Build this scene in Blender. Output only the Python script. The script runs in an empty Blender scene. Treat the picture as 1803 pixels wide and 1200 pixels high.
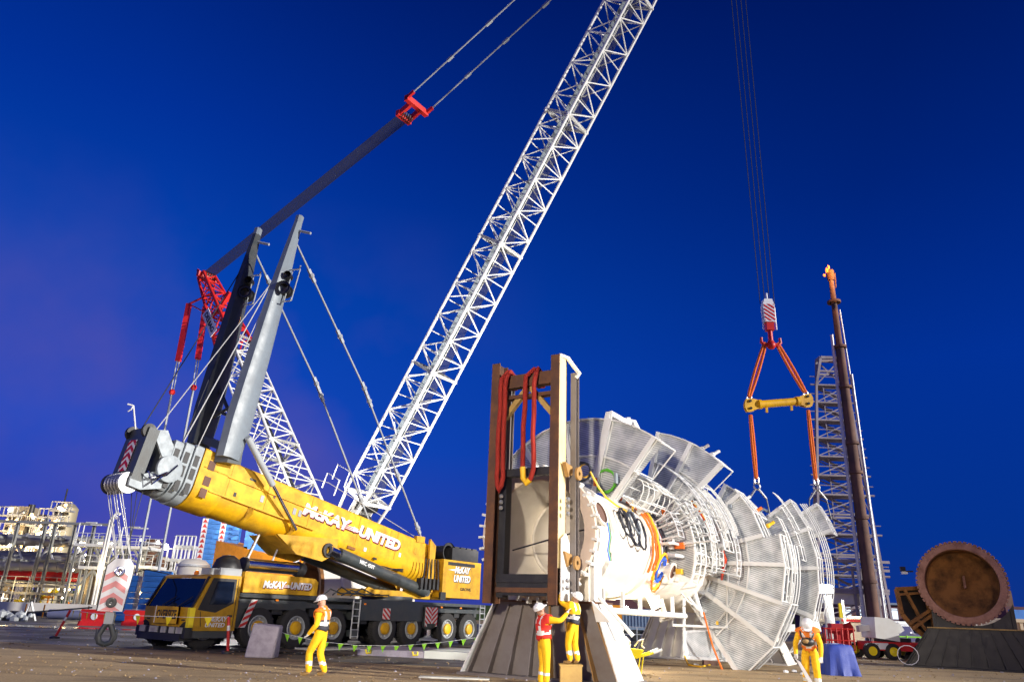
import bpy, math, random
from mathutils import Vector, Matrix
random.seed(7)
C = bpy.context.scene.collection
rad = math.radians
sc = bpy.context.scene

# ---------------------------------------------------------------- camera
PITCH, ROLL, CAMH, FPX = rad(20.3), rad(2.0), 1.5, 1300.0
cam = bpy.data.cameras.new('camera'); co = bpy.data.objects.new('camera', cam); C.objects.link(co)
cam.sensor_width = 36; cam.lens = 36*FPX/1803; cam.clip_start = 0.1; cam.clip_end = 3000
Fw = Vector((0, math.cos(PITCH), math.sin(PITCH)))
R0 = Vector((1, 0, 0)); U0 = Vector((0, -math.sin(PITCH), math.cos(PITCH)))
Rt = R0*math.cos(ROLL)+U0*math.sin(ROLL); Up = U0*math.cos(ROLL)-R0*math.sin(ROLL)
CP = Vector((0, 0, CAMH))
m = Matrix((Rt, Up, -Fw)).transposed().to_4x4(); m.translation = CP
co.matrix_world = m; sc.camera = co

# ---------------------------------------------------------------- sky (dusk)
w = bpy.data.worlds.new('World'); sc.world = w; w.use_nodes = True
nt = w.node_tree; N = nt.nodes; L = nt.links
bg = N['Background']
tc = N.new('ShaderNodeTexCoord'); sp = N.new('ShaderNodeSeparateXYZ'); L.new(tc.outputs['Generated'], sp.inputs[0])
def ramp(N, L, src, stops, interp='LINEAR'):
    r = N.new('ShaderNodeValToRGB'); L.new(src, r.inputs[0]); r.color_ramp.interpolation = interp
    e = r.color_ramp.elements
    while len(e) > 1: e.remove(e[0])
    e[0].position = stops[0][0]; e[0].color = (*stops[0][1], 1)
    for p, c in stops[1:]:
        x = e.new(p); x.color = (*c, 1)
    return r
def S(r, g, b):            # sRGB 0..255 to linear
    return tuple(((x/255)/12.92 if x/255 <= .04045 else ((x/255+.055)/1.055)**2.4) for x in (r, g, b))
rl = ramp(N, L, sp.outputs[2], [(0, S(84, 88, 205)), (.09, S(60, 84, 215)), (.2, S(26, 90, 230)), (.38, S(8, 82, 210)), (.55, S(2, 60, 182)), (.75, S(0, 34, 130)), (1, S(0, 20, 90))])
rr = ramp(N, L, sp.outputs[2], [(0, S(22, 62, 160)), (.1, S(6, 62, 172)), (.3, S(2, 60, 180)), (.5, S(0, 44, 145)), (.75, S(0, 22, 96)), (1, S(0, 12, 66))])
mr = N.new('ShaderNodeMapRange'); L.new(sp.outputs[0], mr.inputs[0]); mr.inputs[1].default_value = -.42; mr.inputs[2].default_value = .42
mx = N.new('ShaderNodeMix'); mx.data_type = 'RGBA'; L.new(mr.outputs[0], mx.inputs[0]); L.new(rl.outputs[0], mx.inputs[6]); L.new(rr.outputs[0], mx.inputs[7])
nz = N.new('ShaderNodeTexNoise'); nz.inputs['Scale'].default_value = 3.2; nz.inputs['Detail'].default_value = 5; L.new(tc.outputs['Generated'], nz.inputs['Vector'])
cr = ramp(N, L, nz.outputs[0], [(.46, (0, 0, 0)), (.70, (1, 1, 1))])
ml = N.new('ShaderNodeMapRange'); L.new(sp.outputs[0], ml.inputs[0]); ml.inputs[1].default_value = .05; ml.inputs[2].default_value = -.3
m3 = N.new('ShaderNodeMath'); m3.operation = 'MULTIPLY'; L.new(ml.outputs[0], m3.inputs[0]); L.new(cr.outputs[0], m3.inputs[1])
el = ramp(N, L, sp.outputs[2], [(0, (.75, .75, .75)), (.3, (.5, .5, .5)), (.5, (0, 0, 0))])
mu = N.new('ShaderNodeMath'); mu.operation = 'MULTIPLY'; L.new(m3.outputs[0], mu.inputs[0]); L.new(el.outputs[0], mu.inputs[1])
m2 = N.new('ShaderNodeMix'); m2.data_type = 'RGBA'; L.new(mu.outputs[0], m2.inputs[0]); L.new(mx.outputs[2], m2.inputs[6]); m2.inputs[7].default_value = (*S(118, 102, 198), 1)
L.new(m2.outputs[2], bg.inputs[0]); bg.inputs[1].default_value = .56

# ---------------------------------------------------------------- lamps: the site's floodlights and added unseen fill spots
sun = bpy.data.lights.new('floodlight', 'SUN'); sun.energy = 4.6; sun.angle = rad(.8); sun.color = (1, .95, .86)
so = bpy.data.objects.new('floodlight', sun); C.objects.link(so)
SD = Vector((.93, -.36, .25)).normalized()
so.rotation_euler = SD.to_track_quat('Z', 'Y').to_euler(); so.location = SD*60
def spot(loc, tgt, e, ang, col=(1, .93, .82), size=.5):
    l = bpy.data.lights.new('spotlight', 'SPOT'); l.energy = e; l.spot_size = rad(ang); l.spot_blend = .7; l.color = col; l.shadow_soft_size = size
    o = bpy.data.objects.new('spotlight', l); C.objects.link(o); o.location = loc
    o.rotation_euler = (Vector(tgt)-Vector(loc)).to_track_quat('-Z', 'Y').to_euler(); return o
spot((-5, -3, 6), (1, 20, 3), 18000, 46, (1, .86, .68))  # unseen warm fill spot, added for the flange side
spot((26, 4, 9), (4.5, 26, 2.5), 23000, 47, (1, .96, .9))
spot((9, 2, 6), (19, 33, 2.4), 3800, 20, (1, .8, .6))
spot((-8, -1, 7), (-10.5, 28, 2), 8500, 30, (1, .86, .66))  # unseen spot added to brighten the cab
spot((-16, 0, 6), (-13, 24, 1), 2500, 75, (1, .88, .7))
spot((6, 37, 2.5), (-7, 50, 24), 42000, 88)  # unseen spot added to whiten the lattice boom
sc.view_settings.view_transform = 'Standard'; sc.view_settings.look = 'None'; sc.view_settings.exposure = .25; sc.view_settings.gamma = 1

# ---------------------------------------------------------------- helpers
def ray(u, v): return Fw*FPX+Rt*(u-901.5)-Up*(v-600)
def at(u, v, Y): d = ray(u, v); return CP+d*(Y/d.y)
def gnd(u, v, z=0): d = ray(u, v); return CP+d*((z-CAMH)/d.z)
def onp(u, v, P, n): d = ray(u, v); return CP+d*((P-CP).dot(n)/d.dot(n))
def V3(x, y, z): return Vector((x, y, z))
ZUP = V3(0, 0, 1)

OFF = {}
class MB:
    def __init__(s): s.v = []; s.f = []; s.mi = []; s.cm = 0
    def mat(s, i): s.cm = i; return s
    def add(s, vs, fs):
        b = len(s.v); s.v += [Vector(x) for x in vs]
        for f in fs: s.f.append([b+i for i in f]); s.mi.append(s.cm)
        return s
    def hexa(s, p):        # 8 points, bottom 4 ccw then top 4
        return s.add(p, [(3, 2, 1, 0), (4, 5, 6, 7), (0, 1, 5, 4), (1, 2, 6, 5), (2, 3, 7, 6), (3, 0, 4, 7)])
    def box(s, c, sx, sy, sz, ex=None, ey=None, ez=None):
        c = Vector(c); ex = (ex or R0)*(sx/2); ey = (ey or V3(0, 1, 0))*(sy/2); ez = (ez or ZUP)*(sz/2)
        return s.hexa([c-ex-ey-ez, c+ex-ey-ez, c+ex+ey-ez, c-ex+ey-ez, c-ex-ey+ez, c+ex-ey+ez, c+ex+ey+ez, c-ex+ey+ez])
    def beam(s, a, b, w, h=None, up=None, w2=None, h2=None):
        a, b = Vector(a), Vector(b); h = h or w; d = (b-a)
        if d.length < 1e-6: return s
        d.normalize(); up = Vector(up) if up else ZUP
        if abs(d.dot(up.normalized())) > .98: up = V3(1, 0, 0) if abs(d.x) < .9 else V3(0, 1, 0)
        sd = d.cross(up).normalized(); uu = sd.cross(d)
        w2 = w2 if w2 is not None else w; h2 = h2 if h2 is not None else h
        return s.hexa([a-sd*w/2-uu*h/2, a+sd*w/2-uu*h/2, b+sd*w2/2-uu*h2/2, b-sd*w2/2-uu*h2/2,
                       a-sd*w/2+uu*h/2, a+sd*w/2+uu*h/2, b+sd*w2/2+uu*h2/2, b-sd*w2/2+uu*h2/2])
    def ibeam(s, a, b, w, h, up, t=.03):
        a, b = Vector(a), Vector(b); d = (b-a).normalized(); up = Vector(up); sd = d.cross(up).normalized(); uu = sd.cross(d)
        for k in (-1, 1): s.beam(a+uu*k*(h-t)/2, b+uu*k*(h-t)/2, w, t, uu)
        return s.beam(a, b, t, h-2*t, uu)
    def path(s, pts, r, n=6, r2=None, closed=False, cap=True):
        pts = [Vector(p) for p in pts]; k = len(pts); b = len(s.v); up = None
        for i, p in enumerate(pts):
            if closed: d = pts[(i+1) % k]-pts[i-1]
            else: d = pts[min(i+1, k-1)]-pts[max(i-1, 0)]
            d.normalize()
            if up is None:
                up = ZUP if abs(d.z) < .9 else V3(1, 0, 0)
            sd = d.cross(up)
            if sd.length < 1e-4: sd = d.cross(V3(.3, .5, .8))
            sd.normalize(); up = sd.cross(d)
            rr_ = r if r2 is None else r+(r2-r)*i/(k-1)
            for j in range(n):
                t = 2*math.pi*j/n; s.v.append(p+(sd*math.cos(t)+up*math.sin(t))*rr_)
        for i in range(k if closed else k-1):
            i2 = (i+1) % k
            for j in range(n):
                j2 = (j+1) % n; s.f.append([b+i*n+j, b+i*n+j2, b+i2*n+j2, b+i2*n+j]); s.mi.append(s.cm)
        if cap and not closed:
            s.f.append([b+j for j in range(n)][::-1]); s.mi.append(s.cm)
            s.f.append([b+(k-1)*n+j for j in range(n)]); s.mi.append(s.cm)
        return s
    def tube(s, a, b, r, n=8, r2=None): return s.path([a, b], r, n, r2)
    def prism(s, pts, ext):
        pts = [Vector(p) for p in pts]; e = Vector(ext); k = len(pts)
        return s.add(pts+[p+e for p in pts], [tuple(range(k))[::-1], tuple(range(k, 2*k))]+[(i, (i+1) % k, k+(i+1) % k, k+i) for i in range(k)])
    def lathe(s, o, ax, prof, n=32, a0=0, a1=360, ref=None):
        o = Vector(o); ax = Vector(ax).normalized(); ref = Vector(ref) if ref else (ZUP if abs(ax.z) < .9 else V3(1, 0, 0))
        e1 = (ref-ax*ref.dot(ax)).normalized(); e2 = ax.cross(e1); full = abs(a1-a0) >= 360; k = len(prof); b = len(s.v)
        m_ = n if full else n+1
        for j in range(m_):
            t = rad(a0+(a1-a0)*j/n)
            for (x, r) in prof: s.v.append(o+ax*x+(e1*math.cos(t)+e2*math.sin(t))*r)
        for j in range(n):
            j2 = (j+1) % m_
            for i in range(k-1): s.f.append([b+j*k+i, b+j2*k+i, b+j2*k+i+1, b+j*k+i+1]); s.mi.append(s.cm)
        return s
    def sphere(s, c, r, n=10, sc_=(1, 1, 1)):
        c = Vector(c); b = len(s.v); h = n//2
        for i in range(h+1):
            for j in range(n):
                p, t = math.pi*i/h, 2*math.pi*j/n
                s.v.append(c+V3(math.sin(p)*math.cos(t)*sc_[0], math.sin(p)*math.sin(t)*sc_[1], math.cos(p)*sc_[2])*r)
        for i in range(h):
            for j in range(n): s.f.append([b+i*n+j, b+(i+1)*n+j, b+(i+1)*n+(j+1) % n, b+i*n+(j+1) % n]); s.mi.append(s.cm)
        return s
    def build(s, name, mats, parent=None, loc=None, label=None, cat=None, group=None, kind=None, flat=False):
        if not isinstance(mats, (list, tuple)): mats = [mats]
        if parent is not None: off = OFF[parent.name]
        else:
            if loc is None:
                xs = [v.x for v in s.v]; ys = [v.y for v in s.v]; loc = V3((min(xs)+max(xs))/2, (min(ys)+max(ys))/2, min(v.z for v in s.v))
            off = Vector(loc)
        me = bpy.data.meshes.new(name); me.from_pydata([v-off for v in s.v], [], s.f)
        for m_ in mats: me.materials.append(m_)
        if any(s.mi): me.polygons.foreach_set('material_index', s.mi)
        if not flat:
            me.polygons.foreach_set('use_smooth', [True]*len(me.polygons)); me.set_sharp_from_angle(angle=rad(38))
        me.validate(); me.update()
        import bmesh
        bm = bmesh.new(); bm.from_mesh(me); bmesh.ops.recalc_face_normals(bm, faces=bm.faces); bm.to_mesh(me); bm.free()
        o = bpy.data.objects.new(name, me); C.objects.link(o)
        if parent is not None: o.parent = parent
        else: o.location = off
        OFF[o.name] = off
        tag(o, label, cat, group, kind); return o
def tag(o, label=None, cat=None, group=None, kind=None):
    if label: o['label'] = label
    if cat: o['category'] = cat
    if group: o['group'] = group
    if kind: o['kind'] = kind
    return o
def root(name, loc, label, cat, group=None):
    o = bpy.data.objects.new(name, None); C.objects.link(o); o.location = Vector(loc); OFF[o.name] = Vector(loc)
    o.empty_display_size = .3; return tag(o, label, cat, group)
def part(name, parent, mats, label=None):      # context-like builder
    mb = MB(); mb._n = (name, parent, mats, label); return mb
def done(mb): n, p, ma, l = mb._n; return mb.build(n, ma, p, label=l)
def copy_tree(o, parent=None):
    c = o.copy(); C.objects.link(c); c.parent = parent
    for ch in list(o.children): copy_tree(ch, c)
    return c
def clip(poly, w_, h_):
    def cl(P, f, g):
        out = []
        for i in range(len(P)):
            a, b = P[i-1], P[i]; fa, fb = f(a), f(b)
            if (fa >= 0) != (fb >= 0): t = fa/(fa-fb); out.append((a[0]+(b[0]-a[0])*t, a[1]+(b[1]-a[1])*t))
            if fb >= 0: out.append(b)
        return out
    for f in (lambda p: p[0], lambda p: w_-p[0], lambda p: p[1], lambda p: h_-p[1]):
        poly = cl(poly, f, None)
        if len(poly) < 3: return []
    return poly
def polys_on(mb, o, ex, ey, polys, proud, w_, h_):
    nn = ex.cross(ey).normalized()
    for p in polys:
        q = clip(p, w_, h_)
        if q: mb.prism([o+ex*x+ey*y+nn*proud*.2 for x, y in q], nn*proud)
def chevron(mb, o, ex, ey, w_, h_, band, rise, proud=.006):
    y = -rise; ps = []
    while y < h_+rise:
        ps += [[(0, y), (w_/2, y+rise), (w_/2, y+rise+band), (0, y+band)], [(w_/2, y+rise), (w_, y), (w_, y+band), (w_/2, y+rise+band)]]; y += 2*band
    polys_on(mb, o, ex, ey, ps, proud, w_, h_)
def stripes(mb, o, ex, ey, w_, h_, band, slope, proud=.006):
    y = -abs(slope)*w_-band; ps = []
    while y < h_+abs(slope)*w_:
        ps.append([(0, y), (w_, y+slope*w_), (w_, y+slope*w_+band), (0, y+band)]); y += 2*band
    polys_on(mb, o, ex, ey, ps, proud, w_, h_)
def text(s, name, mat, parent, o, ex, ey, h, width=None, shear=0, depth=.01, bold=.02, center=True, spacing=1.0):
    cu = bpy.data.curves.new(name, 'FONT'); cu.body = s; cu.size = 1; cu.extrude = .5; cu.offset = bold; cu.resolution_u = 3; cu.space_character = spacing
    t = bpy.data.objects.new(name, cu); C.objects.link(t)
    dg = bpy.context.evaluated_depsgraph_get(); me = bpy.data.meshes.new_from_object(t.evaluated_get(dg)); bpy.data.objects.remove(t); bpy.data.curves.remove(cu)
    xs = [v.co.x for v in me.vertices]; ys = [v.co.y for v in me.vertices]; x0, x1, y0, y1 = min(xs), max(xs), min(ys), max(ys)
    sy = h/(y1-y0); sx = sy if width is None else width/(x1-x0); cx = (x0+x1)/2 if center else x0
    nn = ex.cross(ey).normalized(); off = OFF[parent.name]
    for v in me.vertices:
        x, y, z = (v.co.x-cx)*sx, (v.co.y-y0)*sy, v.co.z
        v.co = o+ex*(x+shear*y)+ey*y+nn*depth*(z+.5)-off
    me.materials.clear(); me.materials.append(mat)
    ob = bpy.data.objects.new(name, me); C.objects.link(ob); ob.parent = parent; OFF[ob.name] = off; return ob

# ---------------------------------------------------------------- materials
def mat(name, col, rough=.5, metal=0, dirt=0.0, dcol=None, scale=3, bump=0, bscale=None, emit=0, coat=0):
    m_ = bpy.data.materials.new(name); m_.use_nodes = True; nt = m_.node_tree; N = nt.nodes; L = nt.links; b = N['Principled BSDF']
    b.inputs['Base Color'].default_value = (*col, 1); b.inputs['Roughness'].default_value = rough; b.inputs['Metallic'].default_value = metal
    b.inputs['Coat Weight'].default_value = coat
    if emit: b.inputs['Emission Color'].default_value = (*col, 1); b.inputs['Emission Strength'].default_value = emit
    if dirt or bump:
        tc = N.new('ShaderNodeTexCoord')
        n1 = N.new('ShaderNodeTexNoise'); n1.inputs['Scale'].default_value = scale; n1.inputs['Detail'].default_value = 8; n1.inputs['Roughness'].default_value = .65; L.new(tc.outputs['Object'], n1.inputs['Vector'])
    if dirt:
        r = ramp(N, L, n1.outputs[0], [(.42, (0, 0, 0)), (.72, (1, 1, 1))])
        mm = N.new('ShaderNodeMath'); mm.operation = 'MULTIPLY'; mm.inputs[1].default_value = dirt; L.new(r.outputs[0], mm.inputs[0])
        x = N.new('ShaderNodeMix'); x.data_type = 'RGBA'; L.new(mm.outputs[0], x.inputs[0]); x.inputs[6].default_value = (*col, 1); x.inputs[7].default_value = (*(dcol or tuple(c*.3 for c in col)), 1)
        L.new(x.outputs[2], b.inputs['Base Color'])
        mr = N.new('ShaderNodeMapRange'); L.new(n1.outputs[0], mr.inputs[0]); mr.inputs[3].default_value = max(.05, rough-.15); mr.inputs[4].default_value = min(1, rough+.25); L.new(mr.outputs[0], b.inputs['Roughness'])
    if bump:
        n2 = N.new('ShaderNodeTexNoise'); n2.inputs['Scale'].default_value = bscale or scale*6; n2.inputs['Detail'].default_value = 4; L.new(tc.outputs['Object'], n2.inputs['Vector'])
        bp = N.new('ShaderNodeBump'); bp.inputs['Strength'].default_value = bump; bp.inputs['Distance'].default_value = .02; L.new(n2.outputs[0], bp.inputs['Height']); L.new(bp.outputs[0], b.inputs['Normal'])
    return m_
M = dict(
    yellow=mat('yellow_paint', (.80, .445, .002), .5, 0, .85, (.32, .15, .006), 1.3, .2, 9),
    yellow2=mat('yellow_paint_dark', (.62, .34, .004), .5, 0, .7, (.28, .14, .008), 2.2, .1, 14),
    white=mat('white_paint', (.70, .71, .70), .4, 0, .35, (.55, .52, .46), 2.5, .08, 20),
    cream=mat('cream_primer', (.78, .74, .66), .5, 0, .3, (.55, .48, .38), 1.2, .06, 10),
    dgrey=mat('dark_grey_paint', (.045, .055, .06), .4, 0, .5, (.10, .09, .08), 3, .1, coat=.2),
    mgrey=mat('mid_grey_paint', (.21, .25, .29), .4, 0, .5, (.14, .15, .17), 2, .1),
    lgrey=mat('light_grey_paint', (.36, .39, .42), .4, 0, .5, (.3, .3, .3), 3, .1),
    black=mat('black_paint', (.015, .015, .018), .45, 0, .4, (.05, .05, .05), 4, .1),
    rubber=mat('tyre_rubber', (.022, .022, .024), .8, 0, .5, (.06, .055, .05), 5, .5, 30),
    rope=mat('wire_rope', (.03, .032, .04), .6),
    ropel=mat('galvanised_rope', (.62, .62, .6), .4, .3),
    steel=mat('steel', (.55, .56, .57), .3, .8, .3, (.3, .3, .3), 6),
    headg=mat('head_grey_paint', (.36, .41, .45), .5, 0, .5, (.12, .13, .14), 4, .1),
    chrome=mat('chrome', (.8, .8, .82), .12, 1),
    galv=mat('galvanised', (.62, .64, .66), .5, .25, .5, (.35, .36, .38), 5, .1),
    red=mat('red_paint', (.62, .02, .015), .4, 0, .4, (.3, .01, .01), 3, .05),
    redsling=mat('red_sling', (.34, .022, .010), .85, 0, .6, (.22, .012, .01), 6, .6, 40),
    osling=mat('orange_sling', (.82, .17, .015), .8, 0, .5, (.5, .08, .01), 5, .5, 40),
    orange=mat('orange_paint', (.92, .34, .01), .45, 0, .4, (.4, .12, .01), 2),
    rust=mat('rusty_steel', (.095, .045, .028), .8, .1, .9, (.20, .085, .035), 2.5, .5, 18),
    rust2=mat('rust_bright', (.42, .22, .15), .85, 0, .8, (.14, .06, .035), 2.6, .7, 12),
    rust3=mat('rust_orange', (.34, .15, .04), .85, 0, .98, (.018, .010, .008), 1.3, .5, 12),
    primer=mat('grey_primer', (.19, .17, .165), .6, .1, .6, (.10, .07, .05), 1.2, .2, 12),
    ochre=mat('ochre_primer', (.45, .30, .09), .55, 0, .6, (.25, .14, .05), 2, .1),
    blue=mat('blue_paint', (.05, .30, .85), .45, 0, .5, (.015, .08, .35), 2, .1),
    tarp=mat('blue_tarp', (.006, .03, .26), .5, 0, .4, (.01, .03, .22), 4, .3),
    bluec=mat('blue_container', (.03, .24, .75), .5, 0, .4, (.02, .06, .25), 1),
    glass=mat('cab_glass', (.006, .014, .04), .04, .35),
    lamp=mat('headlamp_glass', (.6, .62, .65), .1, .5),
    amber=mat('amber_beacon', (.9, .25, .01), .25),
    cov=mat('yellow_coverall', (.86, .50, .006), .85, 0, .4, (.55, .27, .005), 7, .4, 25),
    ovest=mat('orange_vest', (.85, .22, .02), .8, 0, .3, None, 9),
    rvest=mat('red_vest', (.65, .025, .015), .8, 0, .3, None, 9),
    navy=mat('navy_cloth', (.03, .035, .05), .85),
    reflect=mat('reflective_tape', (.75, .76, .74), .35, .2),
    skin=mat('skin', (.45, .25, .17), .6), glove=mat('glove', (.62, .60, .56), .8),
    boot=mat('tan_boot', (.30, .19, .07), .8), helmet=mat('helmet_white', (.75, .77, .8), .3), helmb=mat('helmet_blue', (.05, .22, .38), .3),
    conc=mat('concrete', (.42, .39, .46), .85, 0, .7, (.22, .2, .25), 4, .5, 20),
    matw=mat('white_mat', (.72, .76, .70), .6, 0, .3, (.5, .52, .48), 2, .1),
    shadefl=mat('shaded_tan_flange', (.60, .49, .40), .6, 0, .5, (.42, .32, .24), 2, .1), lugrib=mat('brown_lug_lit_rib', (.36, .20, .06), .6, 0, .6, (.18, .10, .04), 1.5, .1),
    wood=mat('timber_mat', (.55, .56, .52), .8, 0, .6, (.3, .3, .26), 3, .4),
    flagy=mat('flag_yellow', (.85, .68, .01), .6), flagg=mat('flag_green', (.30, .75, .03), .6),
    green=mat('green_cable', (.10, .42, .03), .5), bcable=mat('blue_cable', (.02, .10, .6), .5), kcable=mat('black_cable', (.02, .022, .035), .5), ycable=mat('yellow_cable', (.85, .5, .02), .5),
    bgrey=mat('blue_grey_cladding', (.22, .30, .42), .55, 0, .4, (.14, .2, .3), 1),
    brick=mat('red_cladding', (.13, .05, .06), .8, 0, .4, (.07, .03, .04), .4),
    beige=mat('beige_paint', (.62, .50, .34), .55, 0, .4, (.4, .3, .2), 1.5),
    pipe=mat('lagged_pipe', (.36, .36, .37), .45, .4, .5, (.2, .2, .2), .6),
    tower=mat('weathered_tower', (.36, .32, .36), .7, .1, .6, (.14, .11, .11), .5),
    stack=mat('scorched_pipe', (.17, .085, .06), .8, 0, .8, (.05, .04, .04), .4),
    column=mat('column_cladding', (.36, .31, .20), .5, .2, .5, (.28, .24, .17), .5),
    tan=mat('tan_cladding', (.24, .20, .14), .6, 0, .4, (.25, .2, .15), .3),
    lampon=mat('lit_lamp', (1, .9, .68), .5, emit=16), lampw=mat('lit_white_lamp', (.85, .95, 1), .5, emit=120), lampy=mat('lit_amber_lamp', (1, .62, .2), .5, emit=9),
    winl=mat('lit_window', (.75, .9, 1), .5, emit=.8), flame=mat('flame', (1, .22, .02), .5, emit=2.2), flamec=mat('flame_core', (1, .6, .15), .5, emit=14), postlit=mat('lit_post_yellow', (.78, .66, .36), .5, 0, .4, (.7, .45, .1), 1),
    ltext=mat('sign_white', (.82, .83, .85), .5), ktext=mat('sign_black', (.01, .01, .012), .5), rtext=mat('sign_red', (.5, .01, .02), .5), pink=mat('faded_red', (.78, .30, .30), .5),
    clear=mat('clear_plastic', (.7, .72, .75), .2), veg=mat('hedge', (.03, .06, .015), .9, 0, .6, (.01, .02, .005), 2, 1),
)
# grating: real see-through slots between bearing bars
def grating():
    m_ = bpy.data.materials.new('grating'); m_.use_nodes = True; nt = m_.node_tree; N = nt.nodes; L = nt.links; b = N['Principled BSDF']; out = N['Material Output']
    b.inputs['Base Color'].default_value = (.55, .58, .60, 1); b.inputs['Metallic'].default_value = .3; b.inputs['Roughness'].default_value = .5
    tc = N.new('ShaderNodeTexCoord'); wv = N.new('ShaderNodeTexWave'); wv.inputs['Scale'].default_value = 9; wv.wave_profile = 'SIN'; wv.bands_direction = 'DIAGONAL'; L.new(tc.outputs['Object'], wv.inputs['Vector'])
    r = ramp(N, L, wv.outputs['Fac'], [(.36, (1, 1, 1)), (.52, (0, 0, 0))])
    nz = N.new('ShaderNodeTexNoise'); nz.inputs['Scale'].default_value = 2.2; nz.inputs['Detail'].default_value = 6; L.new(tc.outputs['Object'], nz.inputs['Vector'])
    c = ramp(N, L, nz.outputs[0], [(.35, (.34, .37, .39)), (.7, (.66, .68, .70))]); L.new(c.outputs[0], b.inputs['Base Color'])
    mm = N.new('ShaderNodeMath'); mm.operation = 'MULTIPLY'; mm.inputs[1].default_value = .45; L.new(r.outputs[0], mm.inputs[0])
    t = N.new('ShaderNodeBsdfTransparent'); mx = N.new('ShaderNodeMixShader'); L.new(mm.outputs[0], mx.inputs[0]); L.new(b.outputs[0], mx.inputs[1]); L.new(t.outputs[0], mx.inputs[2]); L.new(mx.outputs[0], out.inputs[0])
    return m_
M['grate'] = grating()
M['plant'] = mat('plant_steel', (.24, .25, .25), .5, .1, .6, (.13, .12, .10), .8)
def ground_mat(name, c1, c2, c3, r0, r1, sc1=.25, bump=.6, wet=0):
    m_ = bpy.data.materials.new(name); m_.use_nodes = True; nt = m_.node_tree; N = nt.nodes; L = nt.links; b = N['Principled BSDF']
    tc = N.new('ShaderNodeTexCoord'); a = N.new('ShaderNodeTexNoise'); a.inputs['Scale'].default_value = sc1; a.inputs['Detail'].default_value = 7; L.new(tc.outputs['Object'], a.inputs['Vector'])
    g = N.new('ShaderNodeTexNoise'); g.inputs['Scale'].default_value = 22; g.inputs['Detail'].default_value = 5; g.inputs['Roughness'].default_value = .8; L.new(tc.outputs['Object'], g.inputs['Vector'])
    r1_ = ramp(N, L, a.outputs[0], [(.35, c1), (.65, c2)]); r2_ = ramp(N, L, g.outputs[0], [(.4, (0, 0, 0)), (.75, (1, 1, 1))])
    x = N.new('ShaderNodeMix'); x.data_type = 'RGBA'; L.new(r2_.outputs[0], x.inputs[0]); L.new(r1_.outputs[0], x.inputs[6]); x.inputs[7].default_value = (*c3, 1); L.new(x.outputs[2], b.inputs['Base Color'])
    mp = N.new('ShaderNodeMapping'); mp.inputs['Scale'].default_value = (.22, 1.1, 1); mp.inputs['Rotation'].default_value = (0, 0, .12); L.new(tc.outputs['Object'], mp.inputs[0])
    wv = N.new('ShaderNodeTexNoise'); wv.inputs['Scale'].default_value = .9; wv.inputs['Detail'].default_value = 6; wv.inputs['Distortion'].default_value = .6; L.new(mp.outputs[0], wv.inputs['Vector'])
    wr = ramp(N, L, wv.outputs[0], [(.32, (.42, .42, .44)), (.46, (.85, .85, .85)), (.6, (1, 1, 1))])
    x2 = N.new('ShaderNodeMix'); x2.data_type = 'RGBA'; x2.blend_type = 'MULTIPLY'; x2.inputs[0].default_value = .85; L.new(x.outputs[2], x2.inputs[6]); L.new(wr.outputs[0], x2.inputs[7]); L.new(x2.outputs[2], b.inputs['Base Color'])
    mr = N.new('ShaderNodeMapRange'); L.new(a.outputs[0], mr.inputs[0]); mr.inputs[1].default_value = .42; mr.inputs[2].default_value = .6; mr.inputs[3].default_value = r0; mr.inputs[4].default_value = r1; L.new(mr.outputs[0], b.inputs['Roughness'])
    bp = N.new('ShaderNodeBump'); bp.inputs['Strength'].default_value = bump; bp.inputs['Distance'].default_value = .05; L.new(g.outputs[0], bp.inputs['Height']); L.new(bp.outputs[0], b.inputs['Normal'])
    return m_
M['gravel'] = ground_mat('gravel', (.22, .14, .06), (.36, .23, .10), (.60, .46, .27), .95, .85)
M['asphalt'] = ground_mat('wet_asphalt', (.035, .035, .038), (.07, .066, .06), (.16, .15, .13), .42, .85, .4, .35)

M['puddle'] = mat('puddle_water', (.012, .012, .014), .12)
# ---------------------------------------------------------------- ground
MB().add([(-900, -60, 0), (900, -60, 0), (900, 1500, 0), (-900, 1500, 0)], [(0, 1, 2, 3)]).build('ground', M['gravel'], loc=(0, 0, 0), kind='structure')
ra = [gnd(-300, 1115), gnd(0, 1129), gnd(330, 1146), gnd(560, 1163), gnd(860, 1176), gnd(1180, 1158), gnd(1250, 1132)]
rp = [V3(p.x, p.y, .004) for p in ra]+[V3(60, 120, .004), V3(-120, 120, .004)]
MB().add(rp, [tuple(range(len(rp)))]).build('road', M['asphalt'], loc=(0, 0, 0), kind='structure')

for i, (u, v, a_, b_) in enumerate(((1512, 1153, 2.6, 1.6), (1556, 1149, 2.2, 1.4), (120, 1104, 5, 1.3), (505, 1149, 2.2, .7), (1440, 1170, 1.0, .35))):
    p = gnd(u, v); MB().add([p+V3(a_*math.cos(t)*(1+.25*math.sin(3*t+i)), b_*math.sin(t)*(1+.2*math.cos(2*t+i)), .008) for t in [2*math.pi*k/28 for k in range(28)]], [tuple(range(28))]).build('water', M['puddle'], loc=(p.x, p.y, 0), kind='structure')
# ================================================================ mobile crane
d = V3(.5736, .8192, 0); n = V3(.8192, -.5736, 0)      # along the carrier to the rear / towards the viewer
TP = V3(-9.07, 29.5, 0)
def T(t, w_, z): return TP+d*t-n*w_+ZUP*z
truck = root('mobile_crane', T(5, 1.5, 0), 'yellow eight axle mobile crane with lowered telescopic boom and two raised grey guy masts', 'mobile crane')
def tp(name, mats, label=None): return part(name, truck, mats, label)
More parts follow.
